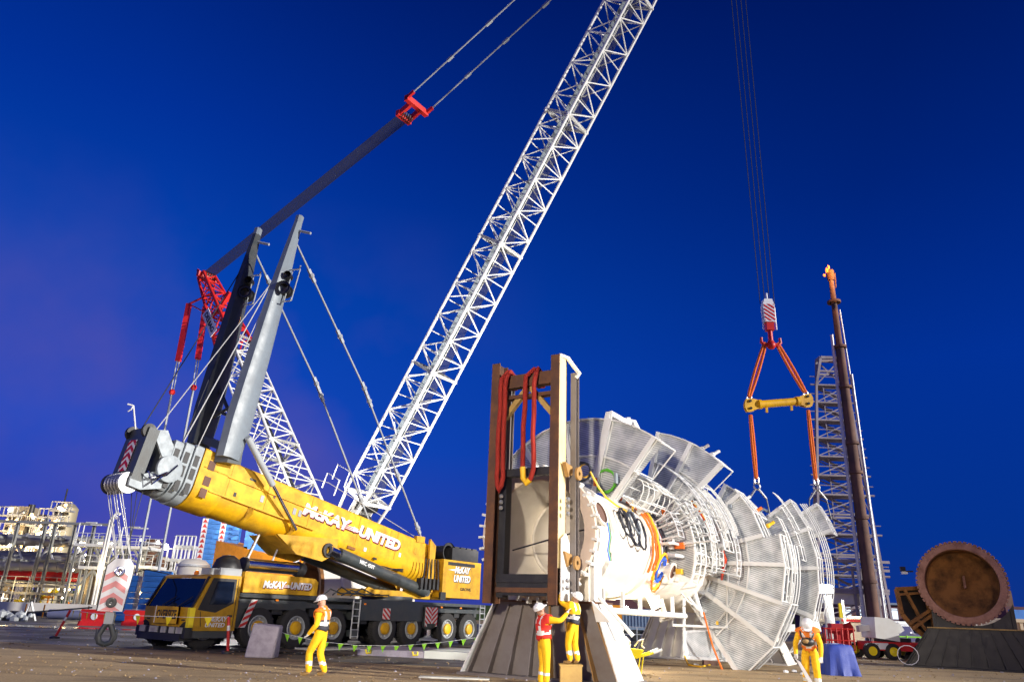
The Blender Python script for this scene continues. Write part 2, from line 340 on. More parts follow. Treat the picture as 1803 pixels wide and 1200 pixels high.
# chassis
b = tp('chassis', [M['dgrey'], M['mgrey'], M['black']])
b.box(T(6.6, 1.5, 1.55), 15.2, 1.9, .5, d, n).box(T(6.6, 1.5, 1.85), 15.2, 3.0, .14, d, n)
b.box(T(7.1, .33, 1.42), 4.3, .74, .72, d, n).box(T(7.1, 2.67, 1.42), 4.3, .74, .72, d, n)
b.mat(2).box(T(6, 1.5, 1.0), 14, .9, .6, d, n)
b.mat(0).box(T(.6, 1.5, 1.55), 3.2, 2.96, .34, d, n)
done(b)
for (t0, t1) in ((-1.0, 4.9), (10.2, 14.1)):
    b = tp('fender', M['dgrey']); b.box(T((t0+t1)/2, .28, 1.62), t1-t0, .62, .06, d, n).box(T((t0+t1)/2, .0, 1.56), t1-t0, .03, .16, d, n); done(b)
b = tp('fender', M['dgrey']); b.beam(T(-.72, .1, 1.62), T(-.98, .1, .75), .4, .05, n)
done(b)
# wheels
wt = [-2.0, .03, 1.82, 3.77, 6.83, 8.58, 11.19, 12.92]
def wheel(t, w_, sgn):
    c = T(t, w_, .74); R = .74
    wr = MB().lathe(c, n*sgn, [(-.42, .42), (-.40, .66), (-.36, .72), (-.05, .745), (.0, .70), (.02, .60), (.0, .43), (-.42, .42)], 32)
    for k in range(44):
        a_ = 2*math.pi*k/44; rv = d*math.cos(a_)+ZUP*math.sin(a_); tv = -d*math.sin(a_)+ZUP*math.cos(a_)
        wr.box(c+rv*.735-n*sgn*(.12 if k % 2 else .27), .2, .055, .05, n, tv, rv)
    o = wr.build('wheel', M['rubber'], truck)
    rm = MB().lathe(c, n*sgn, [(.0, .44), (.03, .42), (.02, .39), (-.10, .37), (-.12, .30), (-.05, .27), (-.05, .02)], 28)
    rm.mat(1)
    for k in range(10):
        a_ = 2*math.pi*k/10; rv = d*math.cos(a_)+ZUP*math.sin(a_); rm.sphere(c+rv*.325-n*sgn*.085, .035, 6)
    rm.build('rim', [M['lgrey'], M['white']], o)
    MB().lathe(c, n*sgn, [(-.06, .25), (.04, .245), (.07, .20), (.07, .005)], 20).build('hub', M['yellow'], o)
for t in wt:
    wheel(t, .02 if t > -1 else .3, 1)
for t in wt: wheel(t, 2.98, -1)
# cab
FB, FT, CB = -2.75, -2.25, -1.0
cabp = [(FB+.05, .62), (FB, 1.34), (FT, 2.42), (FT+.2, 2.5), (CB, 2.5), (CB, .62)]
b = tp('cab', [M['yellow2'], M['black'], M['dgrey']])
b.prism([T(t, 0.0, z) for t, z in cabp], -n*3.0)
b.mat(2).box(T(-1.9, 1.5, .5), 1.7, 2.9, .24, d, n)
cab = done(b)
def fz(t, z, w_): return T(t, w_, z)
ex = -n; up_f = (T(FT, 0, 2.42)-T(FB, 0, 1.34)).normalized(); fn = ex.cross(up_f)
# windscreen
o0 = T(FB, .18, 1.34)+up_f*.03; b = MB().prism([o0, o0+ex*2.64, o0+ex*2.5+up_f*1.08, o0+ex*.1+up_f*1.08], -fn.normalized()*.012 if fn.dot(d) > 0 else fn.normalized()*.012); b.build('windscreen', M['glass'], cab)
b = MB()
b.beam(T(FB-.03, .1, 1.38), T(FT-.03, .12, 2.42), .09, .05, -d).beam(T(FB-.03, 2.9, 1.38), T(FT-.03, 2.86, 2.42), .09, .05, -d)
for w0 in (.9, 1.9): b.beam(T(FB-.03, w0, 1.4), T(FB+.08, w0-.6, 1.72), .03)
b.build('wiper', M['black'], cab)
text('GROVE', 'windscreen_lettering', M['ltext'], cab, T(FT-.05, 1.5, 2.27)-d*.02, n, up_f, .12, .62, .15, .005)
# side window, trim and door
nf = T(0, -.001, 0)-T(0, 0, 0)
sd = lambda t, z, w_=-.004: T(t, w_, z)
MB().prism([sd(-2.62, 1.30), sd(-2.18, 2.38), sd(-1.2, 2.38), sd(-1.2, 1.55), sd(-1.9, 1.22)], n*.006).build('door_trim', M['black'], cab)
MB().prism([sd(-2.2, 1.48, -.013), sd(-2.0, 2.28, -.013), sd(-1.3, 2.28, -.013), sd(-1.3, 1.62, -.013), sd(-1.5, 1.5, -.013)], n*.006).build('side_window', M['glass'], cab)
MB().beam(sd(-1.12, .75, -.008), sd(-1.12, 2.4, -.008), .02, .01, n).build('door_seam', M['black'], cab); MB().beam(sd(-2.4, .75, -.008), sd(-2.5, 1.25, -.008), .02, .01, n).build('door_seam', M['black'], cab)
b = MB(); b.box(sd(-1.3, 1.12, -.02), .2, .03, .07, d, n); b.build('door_handle', M['black'], cab)
text('McKAY', 'door_lettering', M['ltext'], cab, sd(-1.75, .93, -.006), d, ZUP, .15, .72, .25, .01)
text('UNITED', 'door_lettering', M['ltext'], cab, sd(-1.85, .74, -.006), d, ZUP, .15, .78, .25, .01)
# front: bumper, sign, lamps, plate
fd = -d
b = MB(); b.box(T(FB-.06, 1.5, .55), .3, 3.0, .34, d, n).box(T(FB+.0, 1.5, .38), .5, 2.6, .2, d, n); b.build('bumper', M['black'], cab)
MB().prism([T(FB+.05, -.02, .72), T(FB-.10, .05, .72), T(FB-.10, .2, .72), T(FB-.02, .3, .72)], ZUP*.64).build('corner_panel', M['flagy'], cab)
sg = MB(); sg.box(T(FB-.09, 1.42, 1.10), .03, 1.35, .56, d, n); sg = sg.build('oversize_sign', M['yellow'], cab)
text('OVERSIZE', 'sign_lettering', M['ktext'], cab, T(FB-.108, 1.42, .97), n, ZUP, .3, 1.2, 0, .006)
b = MB()
for w0 in (.0, 2.76): b.beam(T(FB-.1, .72+w0*.0, .82), T(FB-.1, .72, 1.4), .03)
b.beam(T(FB-.1, 2.12, .82), T(FB-.1, 2.12, 1.4), .03); b.build('sign_frame', M['white'], cab)
for w0, s_ in ((.32, .34), (.75, .3), (1.25, .3), (1.85, .5), (2.55, .36)):
    MB().box(T(FB-.22, w0, .62), .05, s_, .2, d, n).build('headlight', M['lamp'], cab)
MB().box(T(FB-.05, 1.15, .32), .02, .5, .13, d, n).build('number_plate', M['white'], cab)
b = MB(); b.path([T(-2.3, 2.6, 2.5), T(-3.0, 3.0, 2.62), T(-3.55, 3.3, 2.4)], .02).box(T(-3.55, 3.3, 2.28), .1, .25, .36, d, n); b.build('mirror', M['black'], cab)
for w0, t0 in ((1.5, -1.9), (.35, -.95)): MB().lathe(T(t0, w0, 2.5), ZUP, [(0, .09), (.08, .09), (.14, .06), (.17, 0.005)], 12).build('beacon', M['amber'], cab)
b = MB(); b.box(T(-1.6, .75, 2.62), .9, .5, .22, d, n).box(T(-1.35, .25, 2.63), .9, .1, .26, d, n); b.build('roof_box', M['lgrey'], cab)
b = MB(); b.lathe(T(-1.0, 1.0, 2.45), ZUP, [(0, .5), (.3, .55), (.65, .42), (.8, .2), (.82, .01)], 16); b.build('exhaust_cover', M['black'], cab)
# striped panel behind cab
b = MB(); o0 = T(-.86, -.03, .74); e2 = (T(-.45, -.03, 1.72)-o0).normalized(); b.prism([o0, o0+d*.26, o0+d*.26+e2*1.05, o0+e2*1.05], n*.012)
st = b.build('hazard_panel', M['white'], truck); b = MB(); stripes(b, o0+n*.013, d, e2, .26, 1.05, .13, .55, .008); b.build('hazard_stripes', M['red'], st)
for o0, w0, h0, sl, tt in ((T(6.5, -.07, 1.12), .48, .46, -.8, 0), (T(9.28, -.15, .85), .44, .85, -.8, 0), (T(9.73, -.15, .85), .44, .85, .8, 0)):
    pn = MB().prism([o0, o0+d*w0, o0+d*w0+ZUP*h0, o0+ZUP*h0], n*.012).build('hazard_panel', M['white'], truck)
    b = MB(); stripes(b, o0+n*.013, d, ZUP, w0, h0, .11, sl, .008); b.build('hazard_stripes', M['red'], pn)
# deck box with lettering
b = tp('deck_box', [M['yellow'], M['dgrey']]); b.prism([T(-.85, .05, 1.95), T(2.72, .05, 1.95), T(2.72, .05, 2.48), T(2.55, .05, 2.6), T(-.85, .05, 2.68)], -n*.5)
b.mat(1).box(T(1.2, 1.6, 2.1), 3.6, 2.4, .5, d, n); db = done(b)
def brand(parent, o, ex, ey, h, w_, dep=.012):
    nn = ex.cross(ey).normalized(); k = w_/9.7
    for (mt, dx, dy, dz) in (('ktext', .11, -.12, 0), ('rtext', .05, -.05, .006), ('ltext', 0, 0, .014)):
        q = o+ex*(dx*h)+ey*(dy*h)+nn*dz
        text('McKAY', 'lettering', M[mt], parent, q, ex, ey, h, k*4.3, .22, dep, .07 if mt == 'ktext' else .05, False)
        text('UNITED', 'lettering', M[mt], parent, q+ex*k*5.3, ex, ey, h, k*4.4, .22, dep, .07 if mt == 'ktext' else .05, False)
        bb = MB()
        for r_ in range(3): bb.prism([q+ex*k*(3.2+.2*r_)+ey*h*(.2+r_*.14)+nn*dep*1.3, q+ex*k*(5.2)+ey*h*(.22+r_*.12)+nn*dep*1.3, q+ex*k*5.2+ey*h*(.30+r_*.12)+nn*dep*1.3], nn*dep)
        bb.prism([q+ex*k*4.75+ey*h*.16+nn*dep*1.6, q+ex*k*5.35+ey*h*.32+nn*dep*1.6, q+ex*k*4.75+ey*h*.62+nn*dep*1.6], nn*dep)
        bb.build('emblem', M[mt], parent)
brand(db, T(.0, .045, 2.14), d, ZUP, .27, 2.35)
# air tank / silencer behind the cab
b = tp('silencer', [M['chrome'], M['black']]); b.tube(T(-.2, 1.0, 2.98), T(2.3, 1.0, 2.98), .24, 20); b.mat(1).tube(T(-.35, 1.0, 2.98), T(-.2, 1.0, 2.98), .27, 16).tube(T(2.3, 1.0, 2.98), T(2.6, 1.0, 2.9), .3, 16); done(b)
b = tp('deck_rail', [M['white'], M['yellow']])
for t in (.1, 1.3): b.path([T(t, 1.5, 2.9), T(t+.55, 1.5, 4.3)], .04)
b.mat(1).path([T(.1, 1.6, 2.9), T(.75, 1.6, 4.4)], .05); done(b)
# ladders
for t in (4.9, 13.9):
    b = tp('ladder', M['lgrey'])
    for k in (-.2, .2): b.beam(T(t+k, -.06, .35), T(t+k, -.06, 1.9), .05)
    for k in range(6): b.beam(T(t-.2, -.06, .42+k*.27), T(t+.2, -.06, .42+k*.27), .04)
    done(b)
b = tp('step_box', M['dgrey']); b.box(T(4.9, .05, .55), .45, .25, .25, d, n); done(b)
# outrigger
for w0 in (-.0, 3.0):
    b = tp('outrigger_leg', [M['dgrey'], M['chrome'], M['lgrey']]); b.box(T(9.72, w0 if w0 else .15, 1.35), .55, .5, .8, d, n); b.lathe(T(9.72, w0, .7), ZUP, [(0, .12), (.1, .3), (.28, .36)], 14)
    b.mat(1).tube(T(9.72, w0, .3), T(9.72, w0, .85), .14, 14); b.mat(2).lathe(T(9.72, w0, .24), ZUP, [(0, .5), (.05, .48), (.12, .2), (.2, .14)], 18); done(b)
# turret
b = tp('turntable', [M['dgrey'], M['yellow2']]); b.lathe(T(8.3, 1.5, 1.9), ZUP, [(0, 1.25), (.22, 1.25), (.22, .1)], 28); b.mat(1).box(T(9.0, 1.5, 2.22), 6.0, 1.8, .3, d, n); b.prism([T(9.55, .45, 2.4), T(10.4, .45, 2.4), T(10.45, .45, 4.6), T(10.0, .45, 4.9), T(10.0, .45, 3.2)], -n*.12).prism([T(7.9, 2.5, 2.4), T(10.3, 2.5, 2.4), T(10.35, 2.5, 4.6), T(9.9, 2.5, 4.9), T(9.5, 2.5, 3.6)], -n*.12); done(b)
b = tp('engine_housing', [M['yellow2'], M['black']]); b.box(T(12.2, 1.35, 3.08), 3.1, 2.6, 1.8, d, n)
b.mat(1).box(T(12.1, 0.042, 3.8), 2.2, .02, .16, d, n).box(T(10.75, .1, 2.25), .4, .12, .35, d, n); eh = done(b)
b = tp('hydraulic_valve_block', M['black'])
for k in range(5): b.box(T(9.1+k*.3, .18, 2.75), .14, .3, .5, d, n).tube(T(9.15+k*.3, .05, 2.6), T(9.3+k*.22, .05, 3.9), .035)
done(b)
for k, (s_, z_, w_) in enumerate((('McKAY', 3.36, 1.2), ('UNITED', 2.94, 1.35))):
    text(s_, 'lettering', M['ktext'], eh, T(12.15, .05, z_)+d*.045-ZUP*.035, d, ZUP, .35, w_*1.03, .2, .006, .09); text(s_, 'lettering', M['ltext'], eh, T(12.15, .038, z_), d, ZUP, .34, w_, .2, .012, .04)
MB().prism([T(11.0, .03, 3.5), T(11.6, .03, 3.46), T(11.6, .03, 3.56)], n*.01).build('emblem', M['ltext'], eh)
text('GROVE', 'lettering', M['ktext'], eh, T(12.5, .045, 2.55), d, ZUP, .14, .9, 0, .01)
b = tp('hoist_winch', [M['black'], M['mgrey']]); b.lathe(T(11.4, .35, 4.35), -n, [(0, .5), (.06, .5), (.06, .36), (1.7, .36), (1.7, .5), (1.76, .5)], 20)
b.box(T(12.5, 1.3, 4.3), 2.2, 2.3, .6, d, n)
for k in range(4): b.box(T(11.9+k*.5, .6, 4.62), .35, .7, .12, d, n)
done(b)
# telescopic boom
A0, A1 = (-3.0, 5.86), (10.1, 3.66)
bd = (d*(A1[0]-A0[0])+ZUP*(A1[1]-A0[1])).normalized(); bu = (-n).cross(bd) ; bu = bu if bu.z > 0 else -bu
def B(l, w_, q): return T(A0[0], w_, A0[1])+bd*l+bu*q       # l along the boom, q across
def sect(h_, w0=.7, w1=2.3, n_=10):
    pts = [(w0+.06, h_), (w0, h_-.06), (w0, -h_*.30)]
    cx = (w0+w1)/2; r = (w1-w0)/2
    for k in range(1, n_): a_ = math.pi*k/n_; pts.append((cx-r*math.cos(a_), -h_*.30-h_*.72*math.sin(a_)))
    return pts+[(w1, -h_*.30), (w1, h_-.06), (w1-.06, h_)]
def loft(b, l0, l1, h0, h1, w0=.7, w1=2.3):
    P0 = [B(l0, a_, q) for a_, q in sect(h0, w0, w1)]; P1 = [B(l1, a_, q) for a_, q in sect(h1, w0, w1)]; k = len(P0)
    b.add(P0+P1, [tuple(range(k)), tuple(range(k, 2*k))]+[(i, (i+1) % k, k+(i+1) % k, k+i) for i in range(k)])
b = tp('boom', [M['yellow'], M['yellow2'], M['stack'], M['lgrey']]); loft(b, .4, 13.2, 1.03, 1.0); loft(b, -.12, 1.1, 1.1, 1.1, .64, 2.36)
b.beam(B(.5, .62, -.35), B(5.8, .62, -.35), .05, .06, n).beam(B(0, .66, .42), B(7, .66, .42), .05, .04, n)
b.mat(1)
for l in (2.4, 4.6): b.prism([B(l, .68, -.3), B(l+.12, .68, -.3), B(l+.12, .5, -.6), B(l+.05, .8, -.95)], bd*.06)
b.prism([B(4.0, .6, -1.0), B(7.2, .6, -.35), B(7.3, .6, -.95), B(6.6, .6, -1.45), B(5.2, .6, -1.5)], -n*.12).prism([B(4.0, 2.3, -1.0), B(7.2, 2.3, -.35), B(7.3, 2.3, -.95), B(6.6, 2.3, -1.45), B(5.2, 2.3, -1.5)], -n*.12)
b.prism([B(4.0, .72, -1.05), B(4.0, 2.3, -1.05), B(5.2, 2.3, -1.48), B(5.2, .72, -1.48)], bu*.04)
b.mat(2)
for l, q in ((.3, .55), (.3, -.05), (.3, -.5)): b.prism([B(l-.14, .628, q-.17), B(l+.14, .628, q-.17), B(l+.14, .628, q+.17), B(l-.14, .628, q+.17)], n*.012)
b.mat(3)
for l in (2.9, 4.6, 4.9): b.box(B(l, .69, .1), .16, .03, .26, bd, n, bu)
boom = done(b)
brand(boom, B(5.0, .69, .12), bd, bu, .5, 6.1)
for l, q, w0_, h0_, mt in ((2.1, .62, .3, .08, 'dgrey'), (3.4, .3, .1, .1, 'stack'), (3.8, .26, .07, .07, 'stack'), (8.9, -.42, .16, .16, 'ltext'), (11.2, -.1, .14, .18, 'ltext'), (9.6, -.62, .22, .1, 'ktext'), (10.4, .62, .1, .3, 'yellow2'), (7.9, -.55, .5, .12, 'rust3'), (1.6, -.2, .12, .16, 'ktext'), (12.2, .3, .2, .3, 'yellow2')):
    o_ = B(l, .695, q); MB().prism([o_, o_+bd*w0_, o_+bd*w0_+bu*h0_, o_+bu*h0_], n*.012).build('decal', M[mt], boom)
for l in (1.25, 3.1, 5.4, 8.3, 10.9):
    MB().prism([B(l, .70, -.3), B(l+.04, .70, -.3), B(l+.04, .70, .95), B(l, .70, .95)], n*.018).build('weld_seam', M['yellow2'], boom)
for k in range(3): MB().path([B(7.5+.12*k, .6, -.9), B(8.6, .58, -.98-.05*k), B(10.2, .6, -.9+.05*k), B(11.6, .62, -.6-.06*k)], .028, 6).build('hydraulic_hose', M['black'], boom)
for t in (.7, 2.9, 5.4, 10.6, 12.1): MB().box(T(t, -.035, 1.72), .12, .03, .07, d, n).build('marker_light', M['amber'], truck)
for t, w0_, h0_ in ((.9, .5, .25), (2.8, .6, .3), (5.5, .5, .55), (9.9, .5, .3), (12.0, .4, .2)):
    MB().box(T(t, .3, 1.36-h0_/2+.1), w0_, .35, h0_, d, n).build('equipment_box', M['black'], truck)
for k in range(4): MB().path([T(3.2+k*.5, .2, 2.02), T(3.5+k*.6, .15, 2.25+.1*(k % 2)), T(4.2+k*.7, .25, 2.1), T(5.4+k*.6, .3, 2.15)], .03, 6).build('hydraulic_hose', M['black'], truck)
b = MB(); b.lathe(B(6.75, .50, -.95), -n, [(0, .16), (0, .3), (.12, .3)], 18); b.build('pivot_boss', M['black'], boom)
# inner boom sections: light grey collars with slots
for i_, l in enumerate((-.17, -.56, -.95)):
    b = tp('boom_collar', [M['headg'], M['black']]); h_ = 1.1-.05*i_; loft(b, l-.34, l, h_, h_, .66+.05*i_, 2.34-.05*i_); b.mat(1)
    for q in (-.55, 0, .5): b.prism([B(l-.28, .648+.05*i_, q-.2), B(l-.09, .648+.05*i_, q-.2), B(l-.09, .648+.05*i_, q+.2), B(l-.28, .648+.05*i_, q+.2)], n*.012)
    for k in range(4): b.prism([B(l-.26, .9+.4*k, h_-.001), B(l-.26, 1.1+.4*k, h_-.001), B(l-.08, 1.1+.4*k, h_-.001), B(l-.08, .9+.4*k, h_-.001)], bu*.012)
    done(b)
def BH(l, w_, q): return B((l+1.7)*.72-1.22, w_, q*.93-.02)
# boom head
b = tp('boom_head', [M['headg'], M['dgrey'], M['chrome']])
for w_ in (.78, 2.12): b.prism([BH(-1.7, w_, .7), BH(-2.4, w_, 1.3), BH(-2.95, w_, 1.15), BH(-2.85, w_, .85), BH(-2.3, w_, .35), BH(-1.9, w_, .1)], -n*.1).prism([BH(-1.7, w_, -.1), BH(-2.2, w_, -.3), BH(-3.35, w_, -.8), BH(-3.3, w_, -1.12), BH(-2.7, w_, -1.15), BH(-1.7, w_, -.85)], -n*.1)
b.lathe(BH(-1.75, .70, -.1), n, [(0, .48), (.12, .48), (.14, .42), (.14, .01)], 28)
b.mat(1).box(BH(-3.05, 1.45, .15), .4, 1.35, 1.9, bd, n, bu).box(BH(-1.9, 1.45, .0), .6, 1.3, 1.7, bd, n, bu)
b.mat(2).path([BH(-1.9, .5, -.3), BH(-2.4, .4, -.6), BH(-2.8, .5, -.5), BH(-2.5, .42, -.9), BH(-2.1, .5, -.5)], .05).path([BH(-1.5, .52, .1), BH(-1.9, .5, -.4), BH(-2.7, .5, -.7)], .04); head = done(b)
o0 = BH(-3.36, 1.75, -.55); hx = n; b = MB(); b.prism([o0, o0+hx*.5, o0+hx*.5+bu*1.15, o0+bu*1.15], -bd*.01); pn = b.build('hazard_panel', M['ltext'], head)
b = MB(); chevron(b, o0-bd*.014, hx, bu, .5, 1.15, .14, .2, .008); b.build('hazard_stripes', M['rtext'], pn)
for (l, q, r) in ((-3.25, -1.0, .36), (-3.2, 1.05, .26)):
    for w_ in ((1.0, 1.2, 1.4, 1.6, 1.8, 2.0) if q < 0 else (.95, 2.0)):
        MB().lathe(BH(l, w_, q), -n, [(-.06, .02), (-.07, r), (-.03, r), (0, r*.82), (.03, r), (.07, r), (.06, .02)], 22).build('sheave', M['black'] if q > 0 or w_ > 1.9 else M['steel'], head)
b = MB(); b.tube(BH(-3.2, 1.9, 1.2), BH(-3.5, 2.3, 2.2), .03).path([BH(-3.5, 2.3, 2.2), BH(-3.75, 2.4, 2.2)], .03).path([BH(-3.5, 2.3, 2.2), BH(-3.6, 2.2, 2.0), BH(-3.65, 2.3, 1.9)], .025); b.build('anemometer', M['white'], head)
# derricking cylinders
for w_ in (.42, 2.6):
    a_, e_ = B(6.75, w_, -.95), T(9.75, w_, 2.40)
    b = tp('lift_cylinder', [M['dgrey'], M['chrome']]); dd = (e_-a_).normalized(); b.tube(a_+dd*.5, e_, .27, 20); b.tube(e_-n*.2, e_+n*.2, .22, 14); b.mat(1).tube(a_-dd*.05, a_+dd*.6, .2, 18); cy = done(b)
    if w_ < 1:
        sn = n; upc = sn.cross(dd); upc = upc if upc.z > 0 else -upc; text('MRC 450T', 'lettering', M['ltext'], cy, a_+dd*2.05+n*.262-upc*.08, dd, upc, .17, .95, 0, .012)
# guy masts
def mast(base, tip, wv, near):
    b = tp('guy_mast', [M['mgrey'], M['dgrey'], M['black']]); D = (tip-base).normalized(); Ln = (tip-base).length; k = base+D*Ln*.38
    fw = wv; sdv = D.cross(fw).normalized()
    def sec(p, a_, c_): return [p-fw*a_-sdv*c_*.5, p-fw*a_*.5-sdv*c_, p+fw*a_*.5-sdv*c_, p+fw*a_-sdv*c_*.5, p+fw*a_+sdv*c_*.5, p+fw*a_*.5+sdv*c_, p-fw*a_*.5+sdv*c_, p-fw*a_+sdv*c_*.5]
    ps = [(base-D*.3, .32, .48), (base+D*1.2, .36, .58), (k, .34, .5), (base+D*Ln*.72, .27, .36), (tip-D*.35, .16, .17), (tip, .16, .17)]
    for i in range(len(ps)-1):
        b.mat(1 if not near and i != 4 else 0); P0, P1 = sec(*ps[i]), sec(*ps[i+1]); b.add(P0+P1, [tuple(range(8)), tuple(range(8, 16))]+[(j, (j+1) % 8, 8+(j+1) % 8, 8+j) for j in range(8)])
    o = done(b)
    g = MB(); q = base+D*Ln*.60; e = fw
    px = R0*.95+V3(0, -.3, 0)
    for dz in (0, 1.55): g.path([q+D*dz, q+D*dz+px*.75, q+D*dz+px*.8+V3(.1, -.3, 0)], .03)
    for dx in (.45, .8): g.tube(q+px*dx, q+px*dx+D*1.55, .03)
    g.build('winch_guard', M['lgrey'], o)
    g = MB(); g.lathe(q+D*.55+px*.35-V3(0, .35, 0), V3(0, 1, 0), [(0, .3), (.05, .3), (.05, .2), (.5, .2), (.5, .3), (.55, .3)], 18); g.lathe(q+D*1.2+px*.35-V3(0, .3, 0), V3(0, 1, 0), [(0, .16), (.4, .16), (.4, .01)], 14); g.build('guy_winch', M['black'], o)
    MB().tube(tip-D*.7, tip-D*.9+V3(.75, -.2, -.05), .06, 8).build('guide_arm', M['lgrey'], o)
    return D
m1b, m1t = at(405, 795, 28.0), at(528, 382, 29.0); m2b, m2t = at(352, 775, 28.8), at(455, 404, 30.6)
D1 = mast(m1b, m1t, V3(.9, -.3, 0).normalized(), True); D2 = mast(m2b, m2t, V3(.9, -.3, 0).normalized(), False)
b = tp('mast_crosspiece', [M['dgrey'], M['ochre']]); b.beam(m1b+D1*.1, m2b+D2*.1, .5, .3).tube(m1b+D1*1.3, m2b+D2*1.4, .06).tube(m1b+D1*.9, m2b+D2*2.6, .07).tube(m1b+D1*2.2, m2b+D2*.8, .07).box(m1b-D1*.2, .5, .6, .5, R0, d); done(b)
b = tp('mast_strut', [M['lgrey'], M['chrome']]); s0, s1 = m1b+D1*.7+V3(.5, 0, -.1), onp(521, 932, T(0, .5, 0), n); md = s0.lerp(s1, .5); b.tube(s0, md, .13, 12, ); b.mat(1).tube(md, s1, .07, 10); done(b)
# guy pendants with link plates
def pend(name, parent, pts, r, mt, links=(), lm=None):
    b = part(name, parent, [mt, lm or M['lgrey']]); b.path(pts, r, 6); b.mat(1)
    for t in links:
        k = int(t*(len(pts)-1)); f_ = t*(len(pts)-1)-k; p = Vector(pts[k]).lerp(Vector(pts[min(k+1, len(pts)-1)]), f_); dd = (Vector(pts[min(k+1, len(pts)-1)])-Vector(pts[k])).normalized()
        b.beam(p-dd*.32, p+dd*.32, .14, .1, n); b.sphere(p, .13, 8)
    return done(b)
e1_, e2_ = B(12.7, .75, 1.1), B(10.6, 2.2, 1.1)
pend('guy_pendant', truck, [m1t-D1*1.1, m1t.lerp(e1_, .5)-ZUP*.05, e1_], .045, M['lgrey'], (.12, .32, .5, .54, .78, .96))
pend('guy_pendant', truck, [m2t-D2*1.1, m2t.lerp(e2_, .5)-ZUP*.05, e2_], .045, M['lgrey'], (.12, .5, .54, .9))
MB().beam(e1_-bd*.5-bu*.1, e1_+bd*.1, .2, .3).build('guy_anchor', M['yellow2'], truck)
for a_, e_, r, mt in ((B(-1.0, .8, 1.05), m1t-D1*1.6, .025, 'ropel'), (BH(-2.9, .9, 1.2), m1t-D1*2.5, .02, 'ropel'), (BH(-2.9, 2, 1.2), m2t-D2*1.3, .022, 'rope'), (B(-.8, 1.2, 1.05), m2t-D2*5, .02, 'rope'), (B(-.5, .62, 1.0), m1t-D1*1.9, .018, 'ropel')):
    b = tp('guy_rope', M[mt]); b.tube(a_, e_, r, 6); done(b)
b = tp('hoist_line', M['ropel']); b.path([B(13.0, 1.2, 1.2), B(6.5, 1.3, 2.0), B(3, 1.4, 1.6)], .015); done(b)
# hook block falls
hb = at(205, 1030, 25.3)
for k in range(6):
    b = tp('hoist_rope', M['ropel']); w_ = 1.05+.18*k; p = BH(-3.5, w_, -1.1); q = hb+V3(.30-.12*k, .2*(k % 2), .82); b.tube(p, q, .016, 5); done(b)
for k in range(3):
    b = tp('hoist_rope', M['rope']); w_ = 1.1+.35*k; p = BH(-2.3, w_, -1.1); q = hb+V3(.05+.08*k, .1, .8); b.tube(p, q, .014, 5); done(b)
hk = root('hook_block', hb-ZUP*1.4, 'white hook block with faded red chevrons hanging in front of the yellow cab', 'hook block')
hx = V3(.96, .28, 0); hn = hx.cross(ZUP); lean = V3(-.02, 0, 0)
b = part('side_plate', hk, [M['ltext'], M['dgrey']]); pl = [(-.36, -.78), (.36, -.78), (.44, .3), (.44, .62), (.3, .82), (-.14, .82), (-.34, .6)]
b.prism([hb+hx*x+ZUP*y+hn*.2 for x, y in pl], hn*.04); sp_ = done(b)
b = MB(); b.prism([hb+hx*(x-.05)+ZUP*y-hn*.22 for x, y in pl], hn*.4); b.build('sheave_housing', M['black'], hk)
b = MB(); chevron(b, hb+hx*-.33+ZUP*-.76+hn*.245, hx, ZUP, .66, 1.2, .18, .2, .006); b.build('hazard_stripes', M['pink'], sp_)
for (x, y, mt) in ((.06, .42, 'chrome'), (.0, -.52, 'dgrey')):
    MB().lathe(hb+hx*x+ZUP*y+hn*.24, hn, [(0, .16), (.04, .16), (.05, .12), (.03, .02)], 20).build('sheave_pin', M[mt], sp_)
b = MB(); b.box(hb-ZUP*.98, .26, .26, .36, hx, hn); b.build('swivel', M['lgrey'], hk)
b = MB(); hp = hb-ZUP*1.1
for s_ in (-1, 1): b.path([hp-ZUP*.02, hp+hx*s_*.10-ZUP*.12, hp+hx*s_*.22-ZUP*.40, hp+hx*s_*.17-ZUP*.60, hp-ZUP*.66], .09, 10)
for s_ in (-1, 1): b.path([hp+hx*s_*.15-ZUP*.6, hp+hx*s_*.27-ZUP*.48, hp+hx*s_*.29-ZUP*.2], .085, 8, .03)
b.build('hook', M['dgrey'], hk)
